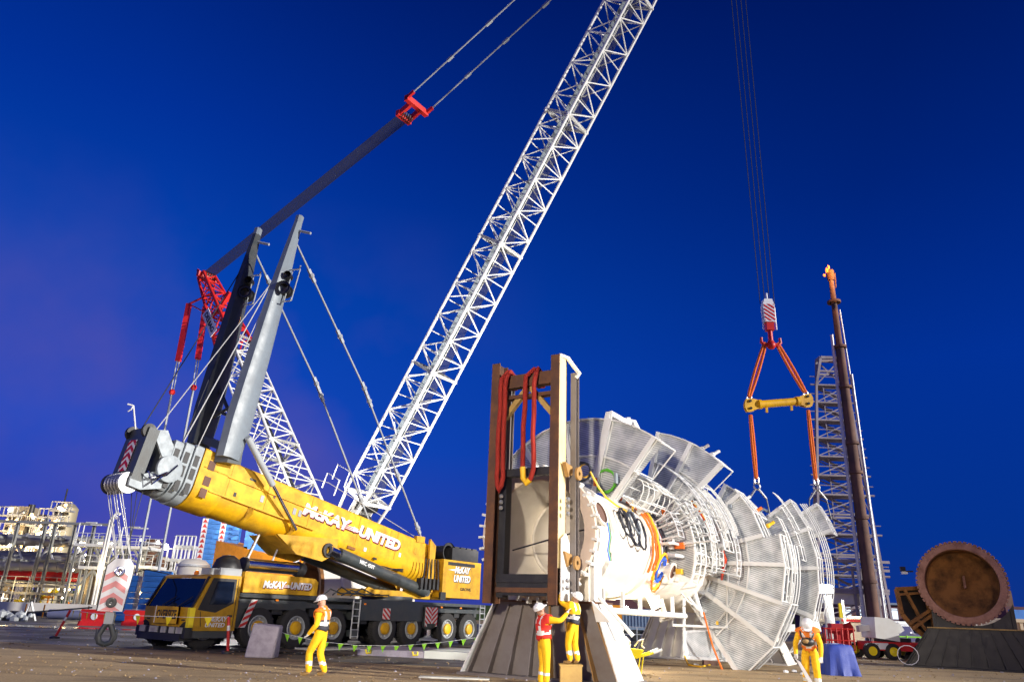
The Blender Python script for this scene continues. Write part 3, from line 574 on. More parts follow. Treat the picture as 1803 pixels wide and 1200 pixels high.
# ================================================================ crawler crane behind
cb = at(640, 930, 52.0); cd = V3(.8205, -.5716, 0); cn = V3(-.5716, -.8205, 0)    # boom plane, and its normal (towards the viewer, left)
K0 = V3(cb.x, cb.y, 0)
def K(t, z, w_=0): return K0+cd*t+cn*w_+ZUP*z
cc = root('crawler_crane', K(-3, 0), 'large white lattice boom crane standing behind the yellow crane, with red topped derrick mast', 'crawler crane')
def cp(name, mats, label=None): return part(name, cc, mats, label)
def lattice(name, A, Bp, side, w0, h0, w1, h1, panels, mats, rc=.085, rl=.045, label=None, rope=False, split=1):
    D = (Bp-A); Ln = D.length; D.normalize(); side = (side-D*side.dot(D)).normalized(); q = side.cross(D)
    for s_ in range(split):
        t0, t1 = s_/split, (s_+1)/split; b = cp(name, mats, label)
        def cs(t): 
            w_, h_ = w0+(w1-w0)*t, h0+(h1-h0)*t; p = A+D*Ln*t; return [p-side*w_/2-q*h_/2, p+side*w_/2-q*h_/2, p+side*w_/2+q*h_/2, p-side*w_/2+q*h_/2]
        c0, c1 = cs(t0), cs(t1)
        for j in range(4): b.tube(c0[j], c1[j], rc, 8)
        np_ = panels//split
        for k in range(np_):
            a0, a1 = cs(t0+(t1-t0)*k/np_), cs(t0+(t1-t0)*(k+1)/np_); am = cs(t0+(t1-t0)*(k+.5)/np_)
            for j in range(4):
                j2 = (j+1) % 4
                if (k+j) % 2: b.tube(a0[j], a1[j2], rl, 6)
                else: b.tube(a0[j2], a1[j], rl, 6)
                if j % 2 == 0 or k % 2: b.tube(a0[j], a0[j2], rl*.9, 6)
        for cc_ in (c0, c1):
            for j in range(4): b.beam(cc_[j], cc_[(j+1) % 4], .14, .2, D)
            b.tube(cc_[0], cc_[2], rl, 6)
        if s_ or True:
            for cq in c0: b.sphere(cq, rc*1.7, 6)
        done(b)
bt = K(28.4, 54.0); bb_ = K(-1.2, 6.6)
D = (bt-bb_).normalized()
lattice('boom_section', bb_+D*2.5, bb_+D*42, cn, 2.45, 2.1, 2.45, 2.1, 32, M['white'], .105, .045, split=4)
lattice('boom_section', bb_+D*42, bt, cn, 2.45, 2.1, 1.6, 1.4, 10, M['white'], .10, .052)
sdv = cn.cross(D)
b = cp('boom_foot', M['white'])
for s_ in (-1, 1):
    for q in (-1, 1): b.tube(bb_+cn*s_*1.2-D*5, bb_+D*2.6+cn*s_*1.2+sdv*q*1.05, .11, 8)
b.beam(bb_-D*1+cn*-1.1, bb_-D*1+cn*1.1, .5, .8); done(b)
b = cp('boom_winch_deck', [M['white'], M['galv'], M['black']])
b.beam(bb_-D*.5, bb_+D*2.5, 2.2, .1, sdv)
for k in range(3): b.mat(2).tube(bb_+D*(.0+k*1.0)-cn*.8-sdv*.3, bb_+D*(.0+k*1.0)+cn*.8-sdv*.3, .35, 14); b.mat(0)
done(b)
b = cp('boom_walkway', M['mgrey']); b.beam(bb_+D*3+sdv*.25, bb_+D*46+sdv*.25, .7, .05, sdv)
for w_ in (-.35, .35): b.tube(bb_+D*3+sdv*.25+cn*w_, bb_+D*46+sdv*.25+cn*w_, .04, 6)
done(b)
b = cp('hoist_rope', M['rope'])
for k in range(8): b.tube(bb_+D*1-sdv*.55+cn*(.12*k-.45), bt-sdv*.4+cn*(.1*k-.35), .022, 5)
done(b)
for k in range(8):   # rope guide arms
    q = bb_+D*(6.3+k*6.0); b = cp('guide_arm', M['white']); b.tube(q-sdv*1.0+cn*1.2, q-sdv*1.0+cn*1.2-R0*1.5-ZUP*.15, .04, 6); b.tube(q+D*1-sdv*1.0+cn*1.2, q+D*1.7-sdv*1.0+cn*1.2-R0*.55+ZUP*.6, .035, 6); done(b)
b = cp('access_rail', M['white'])
for q0_ in (0, 1.5): b.path([at(567+q0_*12, 858-q0_*10, 51), at(577+q0_*12, 832-q0_*10, 51), at(598+q0_*12, 845-q0_*10, 51), at(588+q0_*12, 872-q0_*10, 51)], .05, 6)
done(b)
# derrick mast
mb_, mt_ = K(-2.2, 2.6), K(-25.0, 31.6); DM = (mt_-mb_).normalized(); Lm = (mt_-mb_).length; msd = cn.cross(DM)
lattice('derrick_mast', mb_, mb_+DM*Lm*.72, cn, 2.9, 2.0, 2.4, 2.0, 20, M['white'], .10, .055, split=2)
lattice('mast_head', mb_+DM*Lm*.72, mt_, cn, 2.4, 2.0, 1.3, .9, 7, M['red'], .14, .075, 'red tapered mast head')
b = cp('mast_head_sheaves', [M['red'], M['black']]); b.beam(mt_-cn*1.0, mt_+cn*1.0, .4, .5)
for k in range(6): b.mat(1).lathe(mt_+cn*(-.6+.24*k)+V3(.2, 0, .1), cn, [(0, .38), (.08, .38)], 14); b.mat(0)
b.beam(mt_, mt_+DM*.9, .25, .35).beam(mt_+cn*.8, mt_+DM*.7+cn*.8, .2).beam(mb_+DM*Lm*.86-msd*.2, mb_+DM*Lm*.86-msd*1.6+ZUP*.4, .35).beam(mb_+DM*Lm*.86+msd*.2, mb_+DM*Lm*.86+msd*1.6+ZUP*.4, .3); done(b)
b = cp('mast_rope', M['rope'])
for k in range(6): b.tube(mb_+DM*1+cn*(.12*k-.3), mt_+cn*(.12*k-.3), .025, 5)
b.beam(mb_+DM*3, mb_+DM*Lm*.9, .55, .1, msd); done(b)
# sign on the mast
sq = mb_+DM*Lm*.80+cn*1.35; b = MB(); b.prism([sq-DM*1.6, sq+DM*1.6, sq+DM*1.6+msd*.95, sq-DM*1.6+msd*.95], cn*.04); o = b.build('mast_sign', M['ltext'], cc)
# reads up-to-down along the mast
tx = -DM; ty = cn.cross(tx); text('DEMAG', 'sign_lettering', M['ktext'], o, sq+cn*.05+msd*(.25 if ty.dot(msd) > 0 else .7), tx, ty, .5, 2.6, 0, .02)
# suspension
yk = K(-.1, 40.5); yw = cn
b = cp('suspension_rope', M['rope'])
for k in range(12): b.tube(mt_+yw*(-.55+.1*k)+ZUP*.1, yk+yw*(-.55+.1*k), .035, 5)
done(b)
b = cp('suspension_yoke', [M['red'], M['black']]); pd = (K(12.8, 46.4)-yk).normalized(); b.beam(yk-yw*.8, yk+yw*.8, .35, .5).beam(yk+pd*1.5-yw*1.3, yk+pd*1.5+yw*1.3, .4, .5)
for s_ in (-1, 1): b.beam(yk+yw*s_*.55, yk+pd*1.5+yw*s_*.55, .25, .5).beam(yk+pd*1.3+yw*s_*1.2, yk+pd*2.3+yw*s_*1.2, .2, .3)
for k in range(5): b.mat(1).lathe(yk+pd*.2+yw*(-.5+.24*k), yw, [(0, .42), (.1, .42)], 12)
done(b)
pt = bt-D*.5
for s_ in (-1, 1):
    b = cp('boom_pendant', M['lgrey']); a0 = yk+pd*2.2+yw*s_*1.2; a1 = pt+yw*s_*1.0; b.tube(a0, a1, .065, 6)
    for k in range(1, 7): p = a0.lerp(a1, k/7); b.beam(p-pd*.3, p+pd*.3, .2, .2)
    done(b)
# back pendants of the derrick mast to the ballast tray
for s_, u1, v1, u2, v2 in ((-1, 333, 535, 303, 690), (1, 362, 540, 341, 682)):
    Y = 65.5; P1, P2 = at(u1, v1, Y), at(u2, v2, Y)
    arm = mt_+(P1-mt_)*0; b = cp('back_pendant', [M['red'], M['lgrey']])
    b.tube(mb_+DM*Lm*.93, P1, .1, 8).tube(mb_+DM*Lm*.80, P1, .06, 8); e = P1+(P2-P1)*.66; b.beam(P1, e, .42, .42).sphere(P2, .3, 8)
    b.mat(1); D_ = (P2-P1).normalized()
    for k in (-.12, .12): b.tube(e+cn*k, P2+cn*k, .05, 6)
    b.tube(P2, V3(P2.x-(P1.x-P2.x)*0, P2.y, 3.9)+V3(0, 0, 0), .1, 6); done(b)
# machine body, counterweight and tracks
b = cp('superstructure', [M['orange'], M['black'], M['white']]); b.box(K(-8, 4.2), 16, 2.6, 1.5, cd, cn).prism([K(-16, 4.4, 1.4), K(-4, 3.0, 1.4), K(-4, 4.3, 1.4), K(-16, 6.4, 1.4)], -cn*2.6)
b.box(K(-2, 2.7), 3, 3, 1.0, cd, cn); b.mat(2)
for k in range(3): b.tube(K(-4+k*1.1, 2.4, 1.6), K(-5+k*1.4, 6.2, 1.4), .16, 8)
done(b)
b = cp('machine_cab', [M['orange'], M['glass']]); b.box(K(1.5, 3.6, 2.2), 2, 1.4, 2.2, cd, cn); b.mat(1).box(K(1.5, 3.9, 2.93), 1.6, .05, 1.2, cd, cn); done(b)
for s_ in (-1, 1):
    b = cp('crawler_track', [M['black'], M['dgrey']]); prof = [(-5, .75), (-4.6, .2), (-4, 0.02), (4, 0.02), (4.6, .2), (5, .75), (4.6, 1.3), (4, 1.5), (-4, 1.5), (-4.6, 1.3)]
    b.prism([K(t, z, s_*3.5+.7) for t, z in prof], -cn*1.4)
    for k in range(26): b.mat(1).box(K(-4.1+k*.33, 1.52, s_*3.5), .16, 1.45, .06, cd, cn)
    done(b)
# counterweight stack
cw = at(385, 965, 60.5); ch = 4.0; cx_ = V3(.96, .28, 0); cy_ = V3(.28, -.96, 0)
cq = V3(cw.x, cw.y, 3.6)
b = cp('counterweight_slab', M['blue'])
for k in range(11):
    for s_ in range(2):
        b.box(cq+ZUP*(k*.375+.18)+cx_*(-.62 if s_ == 0 else .78), 1.36 if s_ == 0 else 1.3, 3.0 if s_ == 0 else 2.6, .35, cx_, cy_)
        b.box(cq+ZUP*(k*.375+.18)+cx_*(-.62 if s_ == 0 else .78)+cy_*1.5, .25, .1, .15, cx_, cy_)
cs_ = done(b)
for xo in (-1.32, .02):
    o0 = cq+cx_*xo+cy_*1.53-cx_*.05; mk = MB().prism([o0, o0+cx_*.42, o0+cx_*.42+ZUP*4.1, o0+ZUP*4.1], cy_*.02).build('hazard_panel', M['ltext'], cs_)
    b = MB()
    for k in range(11): q = o0+cy_*.026+ZUP*(k*.375+.04); b.prism([q+cx_*.03, q+cx_*.39, q+cx_*.21+ZUP*.3], cy_*.01)
    b.build('hazard_triangles', M['red'], mk)
b = cp('counterweight_frame', [M['ochre'], M['tower']]); b.tube(cq+cx_*-.9+ZUP*4.1, cq+cx_*-.9+ZUP*5.2, .45, 12).beam(cq+cx_*.6, cq+cx_*.6+ZUP*5.6, .15).beam(cq-cx_*1.3-ZUP*.2, cq+cx_*1.5-ZUP*.2, 3, .3, ZUP); done(b)
b = cp('counterweight_slab', M['blue']);
for k in range(5): b.box(at(455+k*7, 950, 58)+ZUP*(-.2*k), 1.9, 2, 1.2, cx_, cy_)
done(b)
# superlift ballast tray on the ground
bl = root('ballast_stack', at(262, 1030, 64)-ZUP*0-V3(0, 0, at(262, 1030, 64).z), 'stack of blue ballast slabs on the ground behind the yellow crane cab', 'ballast')
bq = V3(*OFF[bl.name])
for cx0, nrow in ((-1.7, 8), (.6, 9)):
    for k in range(nrow): MB().box(bq+cx_*cx0+ZUP*(.25+k*.43), 1.9, 2.4, .40, cx_, cy_).box(bq+cx_*cx0+ZUP*(.25+k*.43)+cy_*1.2, .9, .1, .16, cx_, cy_).build('ballast_slab', M['bluec'], bl)
# load ropes and hook
ht = at(1352, 545, 36.0); tip = V3(ht.x, ht.y, 54)
for (x, z0) in ((-.42, 2), (-.14, 0), (.14, 0), (.42, 1)):
    b = cp('load_rope', M['rope']); b.tube(ht+V3(x*.9, 0, .3), tip+V3(x*1.2, 0, 0), .022, 5); done(b)
lh = root('load_hook', ht-ZUP*1.9, 'red and white striped hook block holding the orange slings in the sky', 'hook block')
b = part('side_plate', lh, [M['ltext'], M['black']]); pl = [(-.28, -.75), (.28, -.75), (.31, .2), (.2, .55), (-.2, .55), (-.31, .2)]
b.prism([ht+V3(x, -.2, z) for x, z in pl], V3(0, .4, 0)); b.tube(ht+V3(0, 0, .5), ht+V3(0, 0, .95), .05)
for s_ in (-1, 1): b.mat(0).tube(ht+V3(s_*.34, -.05, .1), ht+V3(s_*.34, -.05, -1.15), .04)
p_ = done(b); b = MB(); stripes(b, ht+V3(-.27, -.206, -.7), R0, ZUP, .54, .95, .11, -.7, .006); b.build('hazard_stripes', M['red'], p_)
b = part('hook', lh, [M['red']]); hp = ht-ZUP*.8; b.box(hp-ZUP*.15, .4, .35, .5).tube(hp-ZUP*.2, hp-ZUP*1.0, .12, 12)
for s_ in (-1, 1): b.path([hp-ZUP*.9, hp+V3(s_*.12, 0, -1.15), hp+V3(s_*.32, 0, -1.25), hp+V3(s_*.5, 0, -1.05), hp+V3(s_*.48, 0, -.8)], .12, 8, .07)
b.sphere(hp-ZUP*1.2, .24, 10); done(b)
# spreader beam and slings
SL, SR = at(1320, 713, 36.0), at(1421, 705, 36.4); sx = (SR-SL).normalized()
sb = root('spreader_beam', (SL+SR)/2-ZUP*.3, 'yellow tubular spreader beam hanging level between the orange slings', 'spreader beam')
b = part('tube', sb, M['yellow']); b.tube(SL+sx*.5, SR-sx*.5, .2, 16).tube(SL+sx*.45, SL+sx*.62, .25, 16).tube(SR-sx*.62, SR-sx*.45, .25, 16); done(b)
for p, s_ in ((SL, 1), (SR, -1)): # ends
    b = part('end_fitting', sb, [M['yellow'], M['black']])
    for yo in (-.12, .08): b.prism([p+V3(0, yo, 0)+sx*s_*x+ZUP*z for x, z in ((-.3, .1), (-.2, .33), (.1, .33), (.55, .18), (.55, -.18), (.1, -.33), (-.2, -.33), (-.3, -.1))], V3(0, .05, 0))
    b.box(p+sx*s_*.9-ZUP*.3, .1, .1, .3)
    b.mat(1)
    for z in (-.19, .19): b.tube(p+V3(0, -.19, z), p+V3(0, .2, z), .07, 10)
    done(b)
hc = hp-ZUP*1.12
def sling(a_, e_, r, label, w_=.1, mt='osling', shack=True, bow=0):
    rt = root('lifting_sling', e_, label, 'sling', 'orange lifting slings around the spreader beam')
    D = (e_-a_).normalized(); sv = D.cross(V3(0, 1, 0)).normalized()
    for s_ in (-1, 1):
        b = part('strand', rt, M[mt]); b.path([a_+(e_-a_)*k/8+sv*s_*w_*math.sin(math.pi*min(1, .15+k/8*.7)) for k in range(9)], r, 8); done(b)
    if shack:
        b = part('shackle', rt, M['steel']); q = e_
        for s_ in (-1, 1): b.path([q+V3(s_*.03, 0, .12), q+V3(s_*.11, 0, 0), q+V3(s_*.08, 0, -.2)], .045, 8)
        b.tube(q+V3(-.15, 0, -.2), q+V3(.15, 0, -.2), .045, 8); done(b)
sling(hc-V3(.3, 0, -.05), SL+V3(0, 0, .42), .07, 'long orange sling from the red hook to the left end of the yellow beam')
sling(hc+V3(.3, 0, .05), SR+V3(-.05, 0, .42), .07, 'long orange sling from the red hook to the right end of the yellow beam')
LL, LR = at(1332, 848, 36.0), at(1437, 850, 36.4)
sling(SL-ZUP*.5, LL+ZUP*.15, .075, 'orange sling hanging from the left end of the yellow beam', .05)
sling(SR-ZUP*.5, LR+ZUP*.15, .075, 'orange sling hanging from the right end of the yellow beam', .05)
for p, lab in ((LL, 'steel link with two short chain legs under the left sling'), (LR, 'steel link with two short chain legs under the right sling')):
    rt = root('chain_link', p-ZUP*1.0, lab, 'rigging')
    b = part('link', rt, [M['steel'], M['dgrey']]); b.lathe(p-ZUP*.22, V3(0, 1, 0), [(-.05, .12), (0, .19), (.05, .12), (-.05, .12)], 14)
    for s_ in (-1, 1): b.mat(0).tube(p-ZUP*.35+R0*s_*.08, p-ZUP*.8+R0*s_*.42, .055); b.mat(1).tube(p-ZUP*.8+R0*s_*.42, p-ZUP*1.75+R0*s_*.55, .03)
    done(b)
# ================================================================ process vessel lying on saddles
ax = V3(.515, .8572, 0).normalized(); e1 = V3(.8572, -.515, 0).normalized(); C0 = V3(.83, 20, 3.55)
def V(s, R, a): return C0+ax*s+(e1*math.cos(rad(a))+ZUP*math.sin(rad(a)))*R
def Vp(s, x, z): return C0+ax*s+e1*x+ZUP*z
vs = root('process_vessel', V3(C0.x+4, C0.y+6, 0), 'huge white floodlit process vessel lying on its side with radial grating platforms', 'process vessel')
def vp(name, mats, label=None): return part(name, vs, mats, label)
b = vp('shell', [M['cream']])
b.lathe(C0, ax, [(.12, 1.42), (.2, 1.44), (1.5, 1.44), (1.55, 1.55), (1.66, 1.55), (1.7, 1.46), (4.6, 1.46), (4.65, 1.53), (4.8, 1.53), (4.85, 1.46), (8.6, 1.46), (9.3, 1.75), (14.8, 1.75), (15.6, 1.3), (15.9, .7), (16, .02)], 64); done(b)
b = vp('bore', [M['cream']]); b.lathe(C0, ax, [(2.5, .02), (2.4, .6), (2.15, .92), (1.95, 1.02), (1.75, 1.04), (1.75, 1.10), (1.9, 1.2), (1.6, 1.34), (.06, 1.36)], 64); done(b)
b = vp('flange', [M['shadefl'], M['white']])  # tan ring colour carries the shadow on the flange face
b.lathe(C0, ax, [(.06, 1.36), (0, 1.38), (0, 1.68), (.13, 1.68), (.13, 1.40)], 64)
b.mat(1)
for k in range(36): b.box(V(.04, 1.70, k*10+3), .16, .22, .06, (V(0, 1, k*10+3)-C0).normalized(), ax, (V(0, 1, k*10+93)-C0).normalized())
done(b)
b = vp('brace_rod', M['kcable']); b.tube(V(.75, 1.22, 198), V(.75, 1.22, 8), .022); done(b)
# manway nozzles
def nozzle(s, a, R, r, ln, mt='cream', name='nozzle'):
    rv = (V(0, 1, a)-C0).normalized(); b = vp(name, [M[mt], M['stack']]); b.lathe(V(s, R-.1, a), rv, [(0, r), (ln, r), (ln, r*1.35), (ln+.07, r*1.35), (ln+.07, r*1.05)], 24).mat(1).lathe(V(s, R-.1, a), rv, [(ln+.07, r*1.05), (ln+.02, r*1.03), (ln+.02, .01)], 24); done(b)
nozzle(.75, 20, 1.44, .27, .22, name='manway'); nozzle(3.2, 62, 1.42, .12, .5); nozzle(5.6, -20, 1.42, .2, .5); nozzle(8, 100, 1.42, .2, 1.2); nozzle(6.4, -62, 1.42, .15, .6); nozzle(8.2, -75, 1.42, .13, .7); nozzle(10.8, -10, 1.75, .16, .6)
# gooseneck vent
b = vp('gooseneck_vent', M['white']); q = V(5.2, 3.2, 82); b.path([q, q+ZUP*.35+R0*.25, q+ZUP*.7+R0*.42, q+ZUP*.95+R0*.3, q+ZUP*1.0+R0*.02, q+ZUP*.9-R0*.12], .13, 10); done(b)
# platforms
def platform(s, R_0, R_1, a0, a1, arms, rail=1, step=7.5, jag=0, toe=.16, railh=1.1, rr_=.022, mids=()):
    nst = max(1, round((a1-a0)/step)); an = [a0+(a1-a0)*k/nst for k in range(nst+1)]
    b = vp('platform_grating', M['grate']); bb_ = len(b.v)
    for a in an:
        for s_ in (s, s+.035):
            for R in (R_0, R_1): b.v.append(V(s_, R, a))
    for k in range(nst):
        o = k*4; p = o+4
        for f in ([o, o+1, p+1, p], [o+3, o+2, p+2, p+3], [o+1, o+3, p+3, p+1], [o+2, o, p, p+2]): b.f.append(f); b.mi.append(0)
    done(b)
    b = vp('platform_frame', M['white'])
    for k in range(nst):
        for R in (R_0, R_1)+tuple(mids): b.beam(V(s-toe*.3, R, an[k]), V(s-toe*.3, R, an[k+1]), .04, toe, ax)
    for a in arms: b.ibeam(V(s-.1, min(R_0, 1.5), a), V(s-.1, R_1+.02, a), .14, .2, ax, .02)
    done(b)
    if rail:
        b = vp('handrail', M['white'])
        for h_ in (railh, railh*.52): b.path([V(s+h_*rail, R_1, a) for a in an], rr_*1.2, 6)
        for k in range(0, nst+1): b.tube(V(s, R_1, an[k]), V(s+railh*rail, R_1, an[k]), rr_, 6)
        for a in (a0, a1):
            b.path([V(s+railh*rail, R_1, a), V(s+railh*rail, (R_0+R_1)/2, a), V(s, (R_0+R_1)/2, a)], rr_, 6)
        done(b)
platform(3.0, 1.55, 3.75, 48, 150, (52, 76, 100, 125, 148), 1, mids=(2.6,))
platform(6.0, 1.5, 2.4, -24, 62, (-22, 5, 33, 60), 1, mids=())
platform(7.2, 2.3, 4.25, 42, 78, (43, 60, 77), 1, mids=(3.2,))
platform(10.0, 1.85, 3.75, 12, 42, (13, 38), 1, 16, mids=(2.8,))
platform(10.0, 1.85, 4.3, -18, 12, (-19, -2), 1, 16, mids=(3.1,))
platform(10.0, 1.85, 4.6, -57, -18, (-36, -56), 1, 20, mids=(3.1,))
platform(14.0, 1.9, 4.75, -24, 34, (-22, 0, 18, 33), 1, 14, mids=(3.3,))
platform(12.2, 1.9, 3.6, 30, 60, (32, 58), 1)
platform(15.6, 2.6, 5.4, 16, 30, (17, 29), 1)
platform(8.4, 1.6, 2.7, 5, 50, (8, 30), 1)
platform(4.6, 1.6, 2.5, 40, 66, (42, 64), 1)
# davit frame above platform one
b = vp('davit_frame', M['white']); p0, p1 = V(3.1, 3.75, 76), V(3.1, 4.0, 76)
q0 = V(3.0, 2.0, 79); q1 = V(3.0, 3.95, 78); b.ibeam(q0, q1, .16, .2, ax, .02).beam(q1, q1+ax*1.6+ZUP*.02, .2, .16).beam(q1+ax*1.6-ZUP*.2, q1+ax*1.6+ZUP*.25, .12).tube(q1+ax*1.3, q1+ax*1.3-ZUP*.6+e1*-.1, .06); done(b)
# flat service tables (panels along the axis)
def panel(name, pts, th, mt, fr=True):
    nn = (pts[1]-pts[0]).cross(pts[2]-pts[0]).normalized(); b = vp(name, [mt, M['galv']]); b.prism(pts, nn*th); b.mat(1)
    if fr:
        for i in range(len(pts)): b.beam(pts[i], pts[(i+1) % len(pts)], .09, .09, nn)
    done(b)
pq = at(1205, 1112, 27.5), at(1262, 1106, 27.8), at(1296, 1162, 28.0), at(1206, 1156, 27.5)
panel('louvred_panel', list(pq), .03, M['grate'])
# cable ladders and cages running along the vessel
def cage(s0, s1, a, R, w_=.38, hoops=6):
    b = vp('ladder_cage', M['white']); rv = (V(0, 1, a)-C0).normalized(); tv = ax.cross(rv)
    for k in range(hoops+1):
        p = V(s0+(s1-s0)*k/hoops, R, a); b.path([p+tv*w_*math.cos(t)+rv*(.75*math.sin(t)) for t in [math.pi*i/8 for i in range(9)]], .018, 5)
    for i in range(1, 8, 2):
        t = math.pi*i/8; o_ = tv*w_*math.cos(t)+rv*.75*math.sin(t); b.tube(V(s0, R, a)+o_, V(s1, R, a)+o_, .016, 5)
    for k in (-1, 1): b.tube(V(s0, R, a)+tv*k*.22, V(s1, R, a)+tv*k*.22, .03, 6)
    for k in range(int((s1-s0)/.3)): p = V(s0+k*.3, R, a); b.tube(p-tv*.22, p+tv*.22, .014, 5)
    done(b)
cage(6.2, 9.9, 38, 1.9); cage(3.2, 6.0, 46, 1.75); cage(10.2, 13.9, 8, 2.3); cage(6.1, 9.9, -5, 1.7); cage(10.3, 13.8, -30, 2.6); cage(7.4, 10.2, 62, 2.6)
# pipework
random.seed(3)
b_specs = []
for k in range(30):
    a = random.choice((-50, -38, -15, -5, 5, 14, 22, 30, 45, 55, 70)); R = random.uniform(1.6, 2.3); s0 = random.uniform(5, 9) if a > -10 else random.uniform(8.5, 10); s1 = s0+random.uniform(2, 6)
    b = vp('pipe_run', M[random.choice(('white', 'galv', 'white'))]); r = random.choice((.03, .045, .06)); aa = a+random.uniform(-6, 6)
    pts = [V(s0, 1.4, a), V(s0, R-.1, a), V(s0+.12, R, a), V(s1, R, a), V(s1+.1, R, a+2)]+[V(s1+.1, R, a+4+k_*5) for k_ in range(random.randint(1, 5))]+[V(s1+.1, 1.5, a+30)]*0
    b.path(pts, r, 8)
    for k_ in range(3): q = s0+(s1-s0)*(k_+.5)/3; b.box(V(q, R, a), r*4, r*4, .04, ax)
    done(b)
for k in range(16):
    s = random.uniform(6.5, 13.5); a0 = random.uniform(-10, 30) if s < 9 else random.uniform(-60, 20); R = random.uniform(1.9, 3.6)
    b = vp('tube_bundle', M['white'])
    for j in range(3): b.path([V(s+j*.1, R+.02*j, a0+i*6) for i in range(random.randint(6, 11))], .016, 5)
    done(b)
for k in range(26):
    s = random.uniform(5.0, 9.6); a0 = random.uniform(-18, 40); R = random.uniform(1.6, 3.2); sp_n = random.randint(4, 9)
    b = vp('guard_rail', M[random.choice(('white', 'galv'))]); pts = [V(s, R, a0+i*5) for i in range(sp_n)]; b.path(pts, .025, 5)
    pts2 = [p+ax*.5 for p in pts]; b.path(pts2, .025, 5)
    for p, q in zip(pts, pts2): b.tube(p, q, .018, 5)
    b.tube(pts[0], V(s, 1.45, a0), .03, 5).tube(pts[-1], V(s, 1.45, a0+(sp_n-1)*5), .03, 5); done(b)
for k in range(22):
    s = random.uniform(10.2, 15); a = random.uniform(-50, 50); R = random.uniform(2.0, 4.2)
    b = vp('bracket', M[random.choice(('white', 'galv', 'mgrey'))]); b.beam(V(s, 1.7, a), V(s, R, a), .08).beam(V(s, R, a), V(s+random.uniform(.4, 1.4), R, a), .08); done(b)
for k in range(26):
    s = random.choice((5.9, 9.9, 9.92, 13.9, 2.9)); a = random.uniform(-50, 38) if s > 9 else random.uniform(50, 90) if s < 3 else random.uniform(-20, 55); R = random.uniform(1.7, 3.6 if s > 9 else 2.2)
    b = vp('fitting_box', M[random.choice(('white', 'galv', 'mgrey', 'white', 'ycable', 'kcable', 'osling'))]); b.box(V(s-random.uniform(.05, .3), R, a), random.uniform(.06, .3), random.uniform(.06, .2), random.uniform(.08, .32), e1, ax); done(b)
for k in range(14):
    s = random.uniform(10.1, 15.2); a0 = random.uniform(-50, 20); R = random.uniform(2.6, 4.6); sp_n = random.randint(3, 6)
    b = vp('guard_rail', M['white']); pts = [V(s, R, a0+i*7) for i in range(sp_n)]; b.path(pts, .028, 5)
    pts2 = [p+ax*.55 for p in pts]; b.path(pts2, .028, 5)
    for p, q in zip(pts, pts2): b.tube(p-ax*.4, q, .02, 5)
    done(b)
# rail-like tubes round the big fans (outer ends)
for (s, R, a0, a1) in ((10.9, 4.35, -52, 8), (14.9, 4.9, -20, 32)):
    b = vp('tube_bundle', M['white'])
    for j in range(4): b.path([V(s+.2*j, R+.05*j, a0+(a1-a0)*i/14) for i in range(15)], .022, 5)
    done(b)
# coloured cables wrapped round the shell
def arc_cable(s, R, a0, a1, mt, r=.03, wob=.05, name='cable_run'):
    b = vp(name, M[mt]); b.path([V(s+random.uniform(-wob, wob), R+random.uniform(-.01, .03), a0+(a1-a0)*i/16) for i in range(17)], r, 6); done(b)
for i, mt in enumerate(('osling', 'osling', 'ycable', 'red', 'galv', 'kcable', 'red', 'kcable')): arc_cable(4.5+i*.15, 1.56+.04*(i % 3), 78-i*2, -28+i*3, mt, .035)
for i, mt in enumerate(('red', 'ycable', 'red', 'osling', 'kcable')): arc_cable(7.5+i*.09, 2.55, 75, 22, mt, .04, .02)
for i, mt in enumerate(('red', 'osling', 'red', 'kcable')):
    b = vp('cable_run', M[mt]); b.path([V(7.6+i*.09, 2.55, 24), V(8.6+i*.05, 2.5, 14+i), V(9.2+i*.07, 2.45, 0), V(9.4+i*.07, 2.3, -12), V(9.9, 2.2, -18)], .035, 6); done(b)
b = vp('cable_tray', M['galv'])
for i in range(14):
    a = 75-i*4; b.beam(V(7.4, 2.5, a), V(8.0, 2.5, a), .03)
b.path([V(7.4, 2.5, 76-i*4) for i in range(15)], .025, 5).path([V(8.0, 2.5, 76-i*4) for i in range(15)], .025, 5); done(b)
b = vp('cable_run', M['ycable']); b.path([V(1.6, 2.0, 66), V(1.7, 1.75, 55), V(2.0, 1.6, 46), V(2.6, 1.55, 40), V(3.4, 1.5, 38), V(4.0, 1.5, 42), V(4.4, 1.7, 55)], .03, 6); done(b)
def coil(c, nrm, R, r, mt, turns=5, sq=1.0):
    b = vp('cable_coil', M[mt]); nrm = nrm.normalized(); a = nrm.cross(ZUP).normalized(); c_ = a.cross(nrm)
    pts = [c+a*math.cos(t)*(R+random.uniform(-.09, .09)*R)+c_*math.sin(t)*(R*sq+random.uniform(-.09, .09)*R)+nrm*random.uniform(-.03, .03) for t in [2*math.pi*i/14 for i in range(14*turns)]]
    b.path(pts, r, 5); done(b)
coil(at(1026, 830, 21.6), -ax, .27, .03, 'kcable', 6); coil(at(1030, 828, 21.7), -ax, .2, .02, 'ycable', 3); coil(at(1066, 846, 22.1), -ax, .33, .028, 'green', 7)
cc_ = V(3.0, 1.57, 14); coil(cc_, e1*.97+ZUP*.24, .36, .022, 'kcable', 9, 1.35); coil(V(2.6, 1.5, 24), e1*.9+ZUP*.4, .25, .018, 'kcable', 5)
coil(V(5.2, 1.62, -22), e1*.93-ZUP*.37, .28, .04, 'bcable', 8, 1.3); coil(V(5.25, 1.6, -24), e1*.93-ZUP*.37, .4, .025, 'ycable', 5, 1.4); coil(V(5.3, 1.6, -26), e1*.93-ZUP*.37, .45, .018, 'osling', 3, 1.4)
